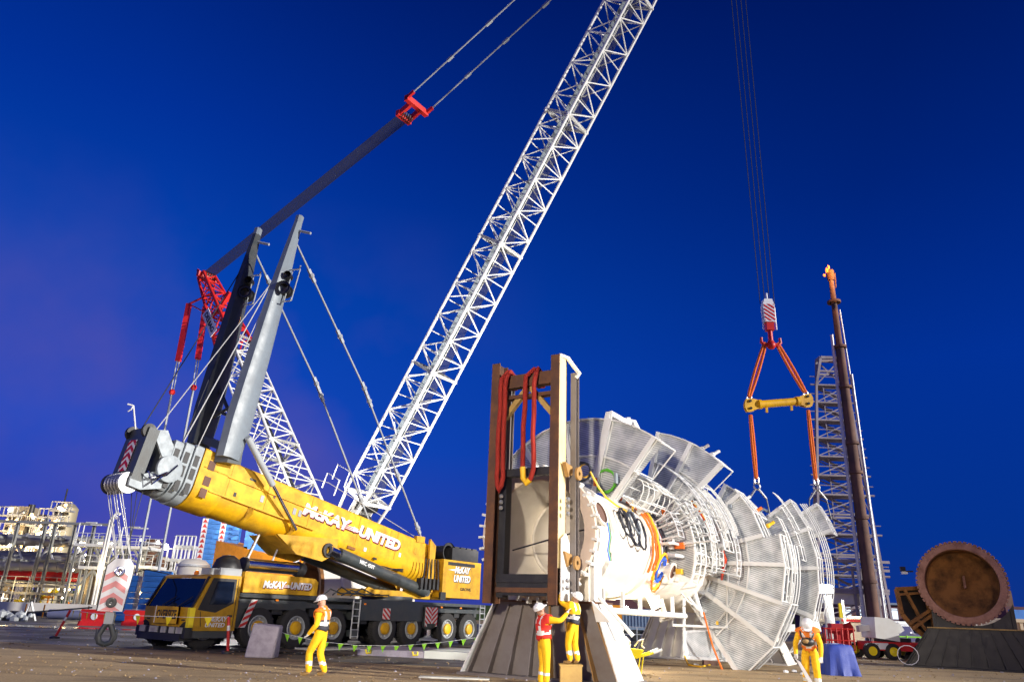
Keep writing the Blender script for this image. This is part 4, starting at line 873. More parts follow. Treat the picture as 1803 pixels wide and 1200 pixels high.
for i, mt in enumerate(('bcable', 'green', 'kcable')):
    b = vp('hanging_cable', M[mt]); p = V(.78+i*.05, 1.7, 10); b.path([p, p-ZUP*.35+e1*.06, p-ZUP*.7, p-ZUP*.95+e1*.05, p-ZUP*.75+ax*.1], .018, 5); done(b)
for (s, a, R_, mt) in ((2.4, 18, .3, 'kcable'), (3.5, 10, .32, 'kcable'), (3.2, 22, .26, 'mgrey')): coil(V(s, 1.6, a), (V(s, 1, a)-C0-ax*s), R_, .016, mt, 6, 1.4)
# yellow strap at the foot of the fan
b = vp('ratchet_strap', M['osling']); b.path([V(8.6, 2.5, -45), V(9.2, 3.4, -57), V(9.7, 4.1, -61)], .035, 6); done(b)
# long tubes beneath the shell
b = vp('lower_pipe', M['white']); b.tube(Vp(1.6, .9, -1.85), Vp(9, 1.0, -1.9), .09, 10).tube(Vp(1.6, 1.2, -2.0), Vp(2.6, 1.25, -2.35), .09, 8); done(b)
for s in (2.2, 3.6, 5.0, 6.6, 8.0): b = vp('pipe_bracket', M['white']); b.box(Vp(s, .9, -1.6), .1, .1, .6, ax, e1); done(b)
b = vp('pipe_frame', M['white']); b.path([at(1184, 1082, 27.2), at(1184, 1100, 27.2), at(1280, 1104, 27.4), at(1281, 1000, 27.4), at(1352, 994, 28.2), at(1352, 962, 28.2), at(1372, 962, 28.4)], .05, 8).path([at(1181, 1088, 27), at(1163, 1092, 26.6)], .05); done(b)
b = vp('drop_leg', M['galv']); b.tube(at(1204, 1050, 27.3), at(1204, 1158, 27.3), .06).tube(at(1222, 1040, 27.3), at(1236, 1085, 27.3), .08); done(b)
for (u, v) in ((1388, 1104), (1420, 1020), (1366, 1095), (1417, 1060), (1432, 972), (1398, 1002)):
    b = vp('junction_box', [M['white']]); b.box(at(u, v, 28.2 if u in (1388, 1366) else 31.6), .42, .2, .24).beam(at(u, v, 28.3 if u in (1388, 1366) else 31.7), at(u, v, 28.3 if u in (1388, 1366) else 31.7)-e1*.8, .05); done(b)
b = vp('white_hopper', M['white']); q = at(1424, 1082, 31.8); b.lathe(q-ZUP*.3, ZUP, [(-.3, .02), (-.3, .42), (1.1, .2), (1.1, .02)], 16); done(b)
for k in range(14):
    u, v = random.choice([(1378, 905), (1398, 915), (1330, 900), (1352, 925), (1310, 880), (1236, 790), (1255, 800), (1228, 980), (1233, 970), (1364, 943), (1404, 928), (1427, 968)]); b = vp('valve', [M[random.choice(('ycable', 'galv', 'osling', 'black', 'white'))]]); q = at(u, v, 26.0 if u < 1260 else 28.3 if u < 1356 else 31.6); b.tube(q, q+V3(.25, 0, .15), .06, 8).sphere(q, .1, 8); done(b)
pl = bpy.data.lights.new('work_light', 'POINT'); pl.energy = 160; pl.color = (1, .9, .75); pl.shadow_soft_size = .06; po = bpy.data.objects.new('work_light', pl); C.objects.link(po); po.location = V(5.2, 1.95, -78)
b = vp('lit_work_lamp', M['lampw']); b.sphere(V(5.2, 1.8, -78), .07, 10); done(b)
# saddles
def saddle(Pf, name, label, mt_face, mt_side, halft, halfb, ztop, nribs, depth, skirt=.0, parentcat='support saddle', cap='rust', rib='galv', rw=.012):
    # Pf(s, x, z)
    s0 = 0; r = root(name, Pf(depth/2, 0, 0), label, parentcat)
    b = part('trapezoid_plate', r, [mt_face]); b.prism([Pf(0, -halfb, .06), Pf(0, halfb, .06), Pf(0, halft, ztop), Pf(0, -halft, ztop)], Pf(.05, 0, 0)-Pf(0, 0, 0)); done(b)
    b = part('trapezoid_plate', r, [mt_face]); b.prism([Pf(depth, -halfb, .06), Pf(depth, halfb, .06), Pf(depth, halft, ztop), Pf(depth, -halft, ztop)], Pf(.05, 0, 0)-Pf(0, 0, 0)); done(b)
    for k in range(nribs):
        f_ = -1+2*k/(nribs-1); x0, x1 = f_*halfb*.97, f_*halft*.97
        b = part('stiffener', r, [mt_face if mt_face is not M['primer'] or k < nribs-4 else M['lugrib']]); b.prism([Pf(-.24, x0-.015, .06), Pf(-.003, x0-.015, .06), Pf(-.003, x1-.015, ztop-.05), Pf(-.08, x1-.015, ztop-.05)], e1*.03); done(b)  # right ribs of the grey saddle: warm light put into the colour
    b = part('base_plate', r, mt_face); b.prism([Pf(-.5, -halfb-.08, .0), Pf(-.5, halfb+.08, .0), Pf(depth+.4, halfb+.08, .0), Pf(depth+.4, -halfb-.08, .0)], ZUP*.06); done(b)
    for sgn in (-1, 1):
        b = part('end_plate', r, [mt_side]); b.prism([Pf(-.40, sgn*halfb, .06), Pf(depth+.3, sgn*halfb, .06), Pf(depth+.1, sgn*halft, ztop), Pf(-.08, sgn*halft, ztop)], e1*sgn*.04); done(b)
    b = part('cap_plate', r, M[cap]); b.prism([Pf(-.14, -halft-.05, ztop), Pf(-.14, halft+.05, ztop), Pf(depth+.15, halft+.05, ztop), Pf(depth+.15, -halft-.05, ztop)], ZUP*.05); done(b)
    return r
def cradle(r, Pf, halft, z0, R, zc, depth, mt, nw=4):
    b = part('cradle_web', r, [mt])
    n_ = 14; a0 = math.asin(min(.95, halft/R)); top = [(R*math.sin(t), zc-R*math.cos(t)) for t in [-a0+2*a0*i/n_ for i in range(n_+1)]]
    b.prism([Pf(.1, -halft, z0)]+[Pf(.1, halft, z0)]+[Pf(.1, x, z) for x, z in top[::-1]], Pf(.04, 0, 0)-Pf(0, 0, 0)); done(b)
    for k in range(nw):
        x = -halft*.92+2*halft*.92*k/(nw-1); zt = zc-math.sqrt(max(.01, R*R-x*x)); b = part('cradle_rib', r, mt); b.prism([Pf(-.06, x-.015, z0), Pf(depth, x-.015, z0), Pf(depth, x-.015, zt), Pf(-.06, x-.015, zt)], e1*.03); done(b)
def PF(s, x, z): return C0+ax*(s+.45)+e1*x+V3(0, 0, z-C0.z)
fs = saddle(PF, 'front_saddle', 'grey ribbed steel saddle flaring to the ground under the vessel flange, two workers against it', M['primer'], M['white'], 1.45, 2.2, 1.82, 8, .9)
cradle(fs, PF, 1.4, 1.87, 1.47, 3.55, .8, M['cream'])
b = part('leg_gusset', fs, M['white']); b.prism([PF(-.3, 1.5, 1.87), PF(-.3, 2.0, 1.4), PF(-.3, 1.62, 1.4)], ax*.1).tube(PF(.1, 1.5, 2.0), PF(.4, 2.3, 1.1), .05).tube(PF(-.1, 1.47, 1.9), PF(-.1, 1.47, 3.2), .09, 4); done(b)
def PR(s, x, z): return C0+ax*(s+15.0)+e1*x+V3(0, 0, z-C0.z)
rs = saddle(PR, 'rear_saddle', 'white ribbed steel saddle at the far end of the vessel behind the bending worker', M['cream'], M['cream'], 2.4, 3.1, 1.7, 14, .9, cap='cream'); cradle(rs, PR, 1.6, 1.75, 1.78, 3.55, .8, M['cream'])
# ================================================================ brown lifting frame in front of the flange
def FR(s, x, z): return C0+ax*(s-.65)+e1*x+V3(0, 0, z-C0.z)
lf = root('steel_portal', FR(0, 0, 0), 'tall rusty brown H beam frame standing in front of the vessel flange', 'steel frame')
for x in (-.93, .93):
    b = part('post', lf, [M['rust'], M['ochre']]); a, e = FR(0, x, 1.75), FR(0, x, 8.1); b.ibeam(a, e, .25, .46, ax, .035); done(b)
    b = part('back_post', lf, [M['primer']]); b.ibeam(FR(.42, x+(.28 if x > 0 else .12), 1.85), FR(.42, x+(.28 if x > 0 else .12), 7.7), .16, .2, ax, .02); done(b)
b = part('recess_shade', lf, M['black']); b.box(FR(.1, -.68, 3.45), .2, .25, 3.1, e1, ax); done(b)  # black strip stands for the shaded depth inside the left post
b = part('lit_side_plate', lf, M['postlit']); b.prism([FR(-.19, 1.045, 2.6), FR(.19, 1.045, 2.6), FR(.19, 1.045, 8.05), FR(-.19, 1.045, 8.05)], e1*.012); done(b)  # pale sheet paints the floodlight onto the post's right side
b = part('lower_plate', lf, M['white']); b.prism([FR(-.16, 1.11, 1.85), FR(.3, 1.11, 1.85), FR(.3, 1.11, 3.2), FR(.1, 1.11, 3.45), FR(-.16, 1.11, 3.3)], e1*.03); done(b)
for z, hh, mt in ((7.55, .36, 'rust'), (7.1, .1, 'rust'), (5.02, .2, 'black'), (2.36, .2, 'black'), (2.08, .12, 'rust')):
    b = part('cross_beam', lf, M[mt]); b.beam(FR(.03, -.76, z), FR(.03, .76, z), .24, hh, ZUP); done(b)
for sgn in (-1, 1): b = part('knee_brace', lf, M['ochre']); b.beam(FR(.05, sgn*.74, 6.55), FR(.05, sgn*.05, 7.35), .14, .14); done(b)
b = part('bottom_truss_plate', lf, M['black']); b.prism([FR(-.05, -.7, 1.95), FR(-.05, .7, 1.95), FR(-.05, .7, 2.3), FR(-.05, -.7, 2.3)], ax*.08); done(b)
for (x, z) in ((1.35, 4.95), (1.3, 2.75)):
    b = part('lifting_lug', lf, [M['lugrib'], M['steel']]); b.lathe(FR(.3, x, z), e1, [(0, .05), (0, .17), (.06, .17), (.06, .05)], 16); b.prism([FR(-.1, 1.1, z+.25), FR(.1, 1.1, z-.1), FR(.35, 1.1, z), FR(.3, 1.1, z+.2)], e1*.1); done(b)
for x, zs in ((1.25, (3.9, 4.08, 4.26, 2.15, 2.32)), (-.62, (4.1, 4.25, 4.4))):
    for z in zs: b = part('bolt', lf, M['steel']); b.sphere(FR(-.05 if x > 0 else -.2, x, z), .06, 8); done(b)
# red round slings over the frame
def rsling(x, ztop, zlow, w_, label, yel):
    r = root('round_sling', FR(-.3, x, zlow), label, 'round sling')
    b = part('sling_loop', r, [M['redsling']])
    pts = [FR(.25, x, ztop-.35), FR(.18, x-.02, ztop+.05), FR(-.05, x-.02, ztop+.12), FR(-.28, x-w_/2, ztop-.15)]+[FR(-.3+.02*math.sin(k), x-w_/2-.02*k/8+random.uniform(-.01, .01), ztop-.4+(zlow-ztop+.75)*k/8) for k in range(9)]
    pts += [FR(-.3, x-w_*.42, zlow+.1), FR(-.3, x-w_*.1, zlow-.02), FR(-.3, x+w_*.3, zlow+.1)]
    pts += [FR(-.3+.02*math.cos(k), x+w_/2-.03*k/8+random.uniform(-.01, .01), zlow+.35+(ztop-zlow-.75)*k/8) for k in range(9)]
    pts += [FR(-.28, x+w_/2, ztop-.15), FR(-.03, x+w_*.3, ztop+.12), FR(.2, x+w_*.3, ztop+.05), FR(.26, x+w_*.3, ztop-.35)]
    b.path(pts, .065, 10); done(b)
    if yel: b = part('wear_sleeve', r, M['ycable']); b.path([FR(-.31, x-w_*.5, zlow+.4), FR(-.31, x-w_*.42, zlow+.1), FR(-.31, x-w_*.1, zlow-.02), FR(-.31, x+w_*.2, zlow+.06)], .08, 10); done(b)
rsling(.22, 7.72, 4.7, .30, 'red round sling with a yellow end looped over the middle of the frame top', True)
rsling(-.62, 7.75, 4.55, .16, 'darker red round sling hanging tight against the left post of the frame', False)
b = root('rope_end', FR(.3, 1.1, 7.7), 'frayed pale sling end lying over the top of the right post', 'rope'); q = part('strand', b, M['cream']); q.path([FR(.0, .95, 8.15), FR(.2, 1.1, 8.1), FR(.3, 1.25, 7.85), FR(.3, 1.4, 7.65), FR(.3, 1.3, 7.55)], .06, 8); done(q)
# ================================================================ rusty twin section on black saddle (right)
rv0 = gnd(1619, 1173.7); rc = at(1693, 1025, 32.6)
def P2(s, x, z): return V3(rc.x, rc.y, 0)+ax*s+e1*x+ZUP*z
rvs = root('rusty_vessel', P2(2, 0, 0), 'round rust brown vessel end with toothed flange on a black ribbed saddle', 'vessel section')
zc = rc.z; c2 = P2(0, 0, zc)
b = part('flange', rvs, M['rust2']); b.lathe(c2, ax, [(.5, 1.37), (.02, 1.37), (0, 1.39), (0, 1.65), (.16, 1.65), (.16, 1.4)], 64)
for k in range(56):
    a = 2*math.pi*k/56; rvv = e1*math.cos(a)+ZUP*math.sin(a); tv = -e1*math.sin(a)+ZUP*math.cos(a); b.box(c2+rvv*1.66+ax*.07, .09, .14, .125, rvv, ax, tv)
done(b)
b = part('shell', rvs, M['rust']); b.lathe(c2, ax, [(.16, 1.42), (5, 1.42), (5.6, 1.0), (5.8, .02)], 48); done(b)
b = part('dished_head', rvs, M['rust3']); b.lathe(c2, ax, [(.02, 1.375), (1.5, 1.37), (1.55, 1.2), (1.9, .7), (2.0, .02)], 48); done(b)
b = part('vortex_plate', rvs, M['rust2']); b.box(c2+ax*1.75+e1*.1+ZUP*.1, .1, .6, .5, (e1+ZUP*.4).normalized(), ax); done(b)
b = part('floodlight_fitting', rvs, [M['black'], M['white']]); q = c2-e1*1.75+ZUP*.45; b.tube(q, q-e1*.3, .03).box(q-e1*.4+ZUP*.1, .2, .12, .2); b.mat(1).box(q-e1*.35-ZUP*.06, .22, .14, .1); done(b)
PS = lambda s, x, z: P2(s+.2, x+.2, z)
sd2 = saddle(PS, 'black_saddle', 'black ribbed steel saddle with rusty edges under the rusty vessel', M['black'], M['black'], 1.7, 2.75, 1.55, 10, 1.2, cap='ochre'); cradle(sd2, PS, 1.5, 1.6, 1.7, zc, .9, M['black'], 5)
# rusty skeleton platform leaning beside it
rp_ = root('rusty_platform', at(1600, 1120, 34)-V3(0, 0, at(1600, 1120, 34).z), 'open rusty steel platform frame standing left of the rusty vessel', 'steel platform')
Yp = 34.2
pts = [at(1578, 1036, Yp), at(1626, 1034, Yp+.3), at(1648, 1112, Yp+.3), at(1640, 1130, Yp+.3), at(1603, 1098, Yp), at(1588, 1080, Yp)]
b = part('frame', rp_, M['rust3'])
for k in range(len(pts)): b.beam(pts[k], pts[(k+1) % len(pts)], .12, .16)
b.beam(at(1592, 1036, Yp), at(1618, 1084, Yp), .1, .12).beam(at(1580, 1046, Yp), at(1620, 1043, Yp), .1).beam(at(1600, 1098, Yp-.4), at(1636, 1074, Yp-.4), .12).beam(at(1606, 1106, Yp-.4), at(1640, 1082, Yp-.4), .12).beam(at(1612, 1086, Yp-.4), at(1634, 1112, Yp-.4), .1); done(b)
b = part('deck_plate', rp_, M['black']); b.prism([p+V3(0, .12, 0) for p in pts], V3(0, .06, 0)); done(b)
b = part('leg', rp_, M['rust3']); b.beam(at(1640, 1118, Yp+.3), V3(*gnd(1636, 1166).to_tuple()), .14); done(b)
# loop of white cord on the base
q = gnd(1630, 1166, .5); b = MB(); b.path([PS(-.45, -2.6+.5*math.cos(t)*.8, .45+.38*math.sin(t)) for t in [2*math.pi*i/14 for i in range(14)]], .018, 5, closed=True); b.build('cord_loop', M['ltext'], label='thin white cord loop hanging on the left corner of the black saddle', cat='cord')
# ================================================================ third section behind the yellow crane
tv_ = root('vessel_section', at(560, 1030, 46)-V3(0, 0, at(560, 1030, 46).z), 'cream vessel section with open rusty end behind the carrier of the yellow crane', 'vessel section')
c3 = at(540, 1035, 44.5); c3.z = 2.3; ax3 = V3(.8, .6, 0)
b = part('rusty_end', tv_, M['rust3']); b.lathe(c3, ax3, [(1.2, .02), (1.0, 1.4), (.0, 1.75), (0, 1.95), (.2, 1.95)], 40); done(b)
b = part('shell', tv_, M['cream']); b.lathe(c3, ax3, [(.2, 1.96), (1.2, 1.96), (1.25, 2.1), (1.4, 2.1), (1.4, 1.96), (6, 1.96), (6.5, .02)], 40); done(b)
for k in (0.8, 5): b = part('support', tv_, M['rust']); b.box(c3+ax3*k-ZUP*1.9, .3, 3, .8, ax3); done(b)
# ================================================================ refinery on the left
random.seed(11)
def ground_of(p): return V3(p.x, p.y, 0)
def post(b, u, v0, v1, Y, w_, mt=None):
    p = at(u, v0, Y); b.beam(V3(p.x, Y, at(u, v1, Y).z), p, w_, w_)
def lampsph(parent, p, r=.14, mt='lampon'): MB().sphere(p, r, 8).build('lamp', M[mt], parent)
Y = 78
pr = root('pipe_rack', ground_of(at(60, 1080, Y)), 'grey pipe rack with fat lagged pipes and one red pipe at far left', 'pipe rack')
for v0, v1, r, mt, dy in ((940, 958, .55, 'pipe', 1), (978, 990, .6, 'pipe', 2), (990, 1002, .45, 'pipe', 0), (1006, 1016, .5, 'red', 1.5), (969, 974, .25, 'pipe', 3)):
    x0, x1 = at(-60, v0, Y), at(150, v1, Y); zz = (x0.z+x1.z)/2
    b = part('pipe', pr, [M[mt], M['steel']]); b.tube(V3(x0.x, Y+dy, zz), V3(x1.x, Y+dy, zz), r, 16)
    for k in range(7): p = V3(x0.x+(x1.x-x0.x)*k/6.5, Y+dy, zz); b.lathe(p, R0, [(0, r), (0, r*1.12), (.12, r*1.12), (.12, r)], 16)
    done(b)
for u in (-30, 12, 62, 80, 116, 150):
    b = part('rack_post', pr, [M['plant']]); p = at(u, 1000, Y-1.5); b.ibeam(V3(p.x, Y-1.5, 0), V3(p.x, Y-1.5, random.uniform(8, 9.2)), .27, .27, R0, .05); b.beam(V3(p.x, Y+4, 0), V3(p.x, Y+4, 8), .22); 
    for z in (3, 5, 7.2): b.beam(V3(p.x, Y-1.5, z), V3(p.x, Y+4, z), .25)
    done(b)
b = part('rack_beam', pr, M['plant']); xl, xr = at(-60, 1000, Y).x, at(200, 1000, Y).x
for z in (8.6, 2.6, 1.9): b.beam(V3(xl, Y-1.7, z), V3(xr, Y-1.7, z), .2, .25)
done(b)
b = part('bracing', pr, M['galv'])
for k in range(5): x = xl+k*3.2; b.beam(V3(x, Y+1, 5.2), V3(x+1.5, Y+1, 7.6), .14).beam(V3(x+1.5, Y+1, 5.2), V3(x, Y+1, 7.6), .14)
done(b)
b = part('handrail', pr, M['plant'])
for z in (1.35, 2.9, 3.4): b.tube(V3(xl, Y-2.4, z), V3(xr-1, Y-2.4, z), .035, 5)
for k in range(11): x = xl+(xr-xl)*k/11; b.tube(V3(x, Y-2.4, 0), V3(x, Y-2.4, 3.4), .04, 5)
done(b)
# process machinery: valves and small vessels behind the fence
for k in range(64):
    x = xl+(xr+6-xl)*k/46+random.uniform(-.2, .2); y_ = Y+random.uniform(-1, 3); z = random.uniform(.4, 2.4)
    b = part('valve_set', pr, [M[random.choice(('ycable', 'flagy', 'galv', 'white', 'steel', 'orange'))]]); b.sphere((x, y_-1.5, z), random.uniform(.16, .36), 8).tube((x, y_-1.5, 0), (x, y_-1.5, z+.5), .08, 6).tube((x-.5, y_-1.5, z), (x+.5, y_-1.5, z), .11, 6); done(b)
for k in range(34): lampsph(pr, V3(random.uniform(xl, xr+4), Y-1+random.uniform(-1, 2), random.choice((.9, 1.3, 1.6, 2.2, 2.4, 4.2, 6.3))), random.uniform(.07, .15), random.choice(('lampon', 'lampy', 'lampon')))
for k in range(4):
    p = V3(xl+7+k*5.5, Y-3, 2.6); l = bpy.data.lights.new('plant_lamp', 'POINT'); l.energy = 160; l.color = (1, .7, .3); l.shadow_soft_size = .3; o = bpy.data.objects.new('plant_lamp', l); C.objects.link(o); o.location = p
# concrete wall in front of the plant
x0, x1 = gnd(-60, 1077).x, at(300, 1085, 70).x
MB().beam((x0-5, 71, .55), (x1, 71, .55), .3, 1.1).build('concrete_wall', M['cream'], label='low pale concrete wall in front of the refinery pipes', cat='wall')
MB().beam((x0-5, 67, .3), (x1+2, 67, .2), .3, .35).build('kerb_barrier', M['dgrey'], label='long low dark barrier in front of the pale concrete wall', cat='barrier')
# access platform structure
pf = root('access_platform', ground_of(at(160, 1060, 74)), 'floodlit white steel access structure with railings behind the hook block', 'platform structure')
def xyz(u, v, Y_): return at(u, v, Y_)
Yf = 74
for (u0, u1, vd, vr) in ((132, 192, 958, 942), (140, 190, 998, 985), (192, 262, 962, 944), (205, 268, 996, 984)):
    a, e = xyz(u0, vd, Yf), xyz(u1, vd+2, Yf); z = (a.z+e.z)/2
    b = part('deck', pf, M['galv']); b.box(((a.x+e.x)/2, Yf+1.5, z), e.x-a.x, 3.4, .28); done(b)
    b = part('handrail', pf, M['galv']); n_ = int((e.x-a.x)/.9)
    for yy in (Yf-.2, Yf+3.2):
        for zz in (.55, 1.1): b.tube(V3(a.x, yy, z+zz), V3(e.x, yy, z+zz), .03, 5)
        for k in range(n_+1): b.tube(V3(a.x+(e.x-a.x)*k/n_, yy, z), V3(a.x+(e.x-a.x)*k/n_, yy, z+1.1), .03, 5)
    done(b)
    for xk in (a.x+.2, (a.x+e.x)/2, e.x-.2):
        b = part('column', pf, M['plant']); b.ibeam((xk, Yf, 0), (xk, Yf, z), .2, .2, R0, .05).ibeam((xk, Yf+3, 0), (xk, Yf+3, z), .2, .2, R0, .05); done(b)
    b = part('bracing', pf, M['plant']); b.beam((a.x+.3, Yf, z-1.6), (a.x+1.4, Yf, z-.1), .16).beam((e.x-.3, Yf, z-1.6), (e.x-1.4, Yf, z-.1), .16).beam((a.x+.3, Yf+3, z-3), (e.x-.3, Yf+3, z-.2), .12).beam((e.x-.3, Yf+3, z-3), (a.x+.3, Yf+3, z-.2), .12); done(b)
for (u, v) in ((152, 920), (160, 924), (228, 928), (242, 930), (262, 962)):
    p = xyz(u, v, Yf); b = part('lamp_arm', pf, M['galv']); b.path([V3(p.x-.6, Yf, p.z-2.6), V3(p.x-.6, Yf, p.z), V3(p.x+.8, Yf, p.z+.05)], .06, 6).box((p.x+.5, Yf, p.z+.04), 1.0, .25, .12); done(b)
for k in range(30): p = xyz(random.uniform(130, 290), random.uniform(945, 1040), Yf+random.uniform(1, 6)); lampsph(pf, p, random.uniform(.07, .17), random.choice(('lampon', 'lampon', 'lampy')))
for (u, v, r, h_, mt) in ((172, 1005, .8, 3, 'tan'), (150, 1015, .5, 3.5, 'pipe'), (215, 1010, .9, 3.4, 'pipe'), (186, 1030, 1.0, 2, 'tan'), (238, 1018, .6, 3, 'column')):
    p = xyz(u, v, Yf+2); b = part('process_drum', pf, M[mt]); b.lathe((p.x, p.y, 0), ZUP, [(0, r), (p.z, r), (p.z+r*.5, r*.6), (p.z+r*.6, .02)], 18); done(b)
for (x, z) in ((160, 1000), (228, 985)):
    p = xyz(x, z, Yf-2.5); l = bpy.data.lights.new('plant_lamp', 'POINT'); l.energy = 260; l.color = (1, .8, .45); l.shadow_soft_size = .4; o = bpy.data.objects.new('plant_lamp', l); C.objects.link(o); o.location = p
# vent pipes standing up
for i, (u, v) in enumerate(((200, 908), (194, 915))):
    p = at(u, v, 72); b = MB(); b.path([V3(p.x, 72, 0), V3(p.x, 72, p.z), V3(p.x+.25, 72, p.z+.35), V3(p.x+.6, 72, p.z+.2)], .12, 10); b.build('vent_pipe', M['white'], loc=(p.x, 72, 0), label=('taller white' if i == 0 else 'shorter white')+' hooked vent pipe standing behind the hook block ropes', cat='vent pipe', group='hooked vent pipes')
# far columns with warm lights
def column(u0, u1, vt, Yc, label, mt, extra, box=False):
    a, e = at(u0, 1000, Yc), at(u1, 1000, Yc); zt = at((u0+u1)/2+8, vt, Yc).z; cx, r = (a.x+e.x)/2, (e.x-a.x)/2
    rt = root('refinery_column', (cx, Yc, 0), label, 'refinery tower')
    b = part('shell', rt, M[mt])
    if box: b.box((cx, Yc, zt/2), r*2, r*2, zt)
    else: b.lathe((cx, Yc, 0), ZUP, [(0, r), (zt-r*.5, r), (zt-r*.1, r*.6), (zt, .02)], 20)
    done(b)
    for k in range(extra):
        z = zt*(.42+.55*k/extra); b = part('gallery', rt, M['pipe']); sgn = 1 if k % 2 else -1; b.box((cx+sgn*r*.5, Yc-r-.6, z), r*1.8, 1.4, .25)
        for q in range(5): b.tube((cx+sgn*r*.5-r*.9+r*1.8*q/4, Yc-r-1.2, z), (cx+sgn*r*.5-r*.9+r*1.8*q/4, Yc-r-1.2, z+1.3), .08, 5)
        b.tube((cx+sgn*r*.5-r*.9, Yc-r-1.2, z+1.3), (cx+sgn*r*.5+r*.9, Yc-r-1.2, z+1.3), .08, 5); done(b)
        for q in range(2): lampsph(rt, V3(cx+random.uniform(-1, 1)*r, Yc-r-1.4, z+random.uniform(-.6, 1.6)), random.uniform(.14, .3), random.choice(('lampy', 'lampon')))
    b = part('riser_pipe', rt, M['steel'])
    for q in range(3): x = cx+(-.7+.5*q)*r; b.path([V3(x, Yc-r-.3, 0), V3(x, Yc-r-.3, zt*(.7+.1*q)), V3(x+.8, Yc-r-.3, zt*(.7+.1*q)+.6)], .22, 8)
    done(b)
    l = bpy.data.lights.new('tower_lamp', 'POINT'); l.energy = 2600; l.color = (1, .75, .4); l.shadow_soft_size = .5; o = bpy.data.objects.new('tower_lamp', l); C.objects.link(o); o.location = (cx, Yc-r-5, zt*.62)
column(0, 36, 892, 120, 'dark lamp lit tower with galleries at the far left edge', 'tan', 7, True)
column(44, 62, 904, 118, 'squat lamp lit tower between the two taller towers', 'column', 5)
column(72, 112, 884, 116, 'tall pale cylindrical tower with warm lamps left of the hook block', 'column', 8)
b = MB(); p = at(57, 888, 119); b.tube((p.x, 119, 0), (p.x, 119, p.z), .5, 10); b.build('flue', M['black'], loc=(p.x, 119, 0), label='thin black flue rising between the lamp lit towers', cat='flue')
b = MB(); p = at(119, 860, 119); b.tube((p.x, 119, 0), (p.x, 119, p.z), .12, 6); b.build('antenna_mast', M['black'], loc=(p.x, 119, 0), label='hair thin dark mast beside the tall pale tower', cat='mast')
for i, (u, v, r, mt, lb) in enumerate(((270, 950, 1.0, 'rust', 'rust brown cylindrical stack behind the white access structure'), (343, 985, 1.1, 'cream', 'pale cylindrical tank left of the blue counterweight stack'))):
    Yc = 90 if i == 0 else 58; p = at(u, v, Yc); q = root('storage_tank', (p.x, Yc, 0), lb, 'tank'); b = part('shell', q, M[mt]); b.lathe((p.x, Yc, 0), ZUP, [(0, r), (p.z-.3, r), (p.z, r*.7), (p.z+.1, .02)], 20); done(b); b = part('rim', q, M['galv']); b.lathe((p.x, Yc, p.z-.5), ZUP, [(0, r), (0, r*1.08), (.15, r*1.08), (.15, r)], 20); done(b)
# low plant between the access structure and the counterweight
lp = root('low_process_plant', ground_of(at(305, 1040, 80)), 'low white railed plant with a lamp behind the crane cab', 'process plant')
for (u0, u1, v) in ((283, 345, 985), (275, 340, 1005), (310, 345, 962)):
    a, e = at(u0, v, 80), at(u1, v, 80); b = part('deck', lp, M['galv']); b.box(((a.x+e.x)/2, 81, a.z), e.x-a.x, 3, .3)
    for k in range(6): x = a.x+(e.x-a.x)*k/5; b.tube((x, 79.6, 0), (x, 79.6, a.z+1.1), .09, 6)
    b.tube((a.x, 79.6, a.z+1.1), (e.x, 79.6, a.z+1.1), .06, 5); done(b)
lampsph(lp, at(292, 962, 79), .3); lampsph(lp, at(282, 975, 79), .12, 'lampy'); lampsph(lp, at(320, 990, 79), .12)
p = at(286, 985, 80); b = part('process_drum', lp, M['rust']); b.lathe((p.x, 80.5, 0), ZUP, [(0, 1.1), (p.z, 1.1), (p.z+.4, .02)], 16); done(b)
# distant low treeline and sheds on the horizon, left of centre and right
b = MB(); 
for k in range(60):
    x = -140+k*5.5; b.box((x, 190+random.uniform(-5, 5), 1.6), random.uniform(5, 9), 6, random.uniform(2.4, 4.6))
b.build('treeline', M['veg'], loc=(0, 190, 0), kind='stuff', label='dark low mass of far vegetation along the horizon', cat='vegetation', flat=True)

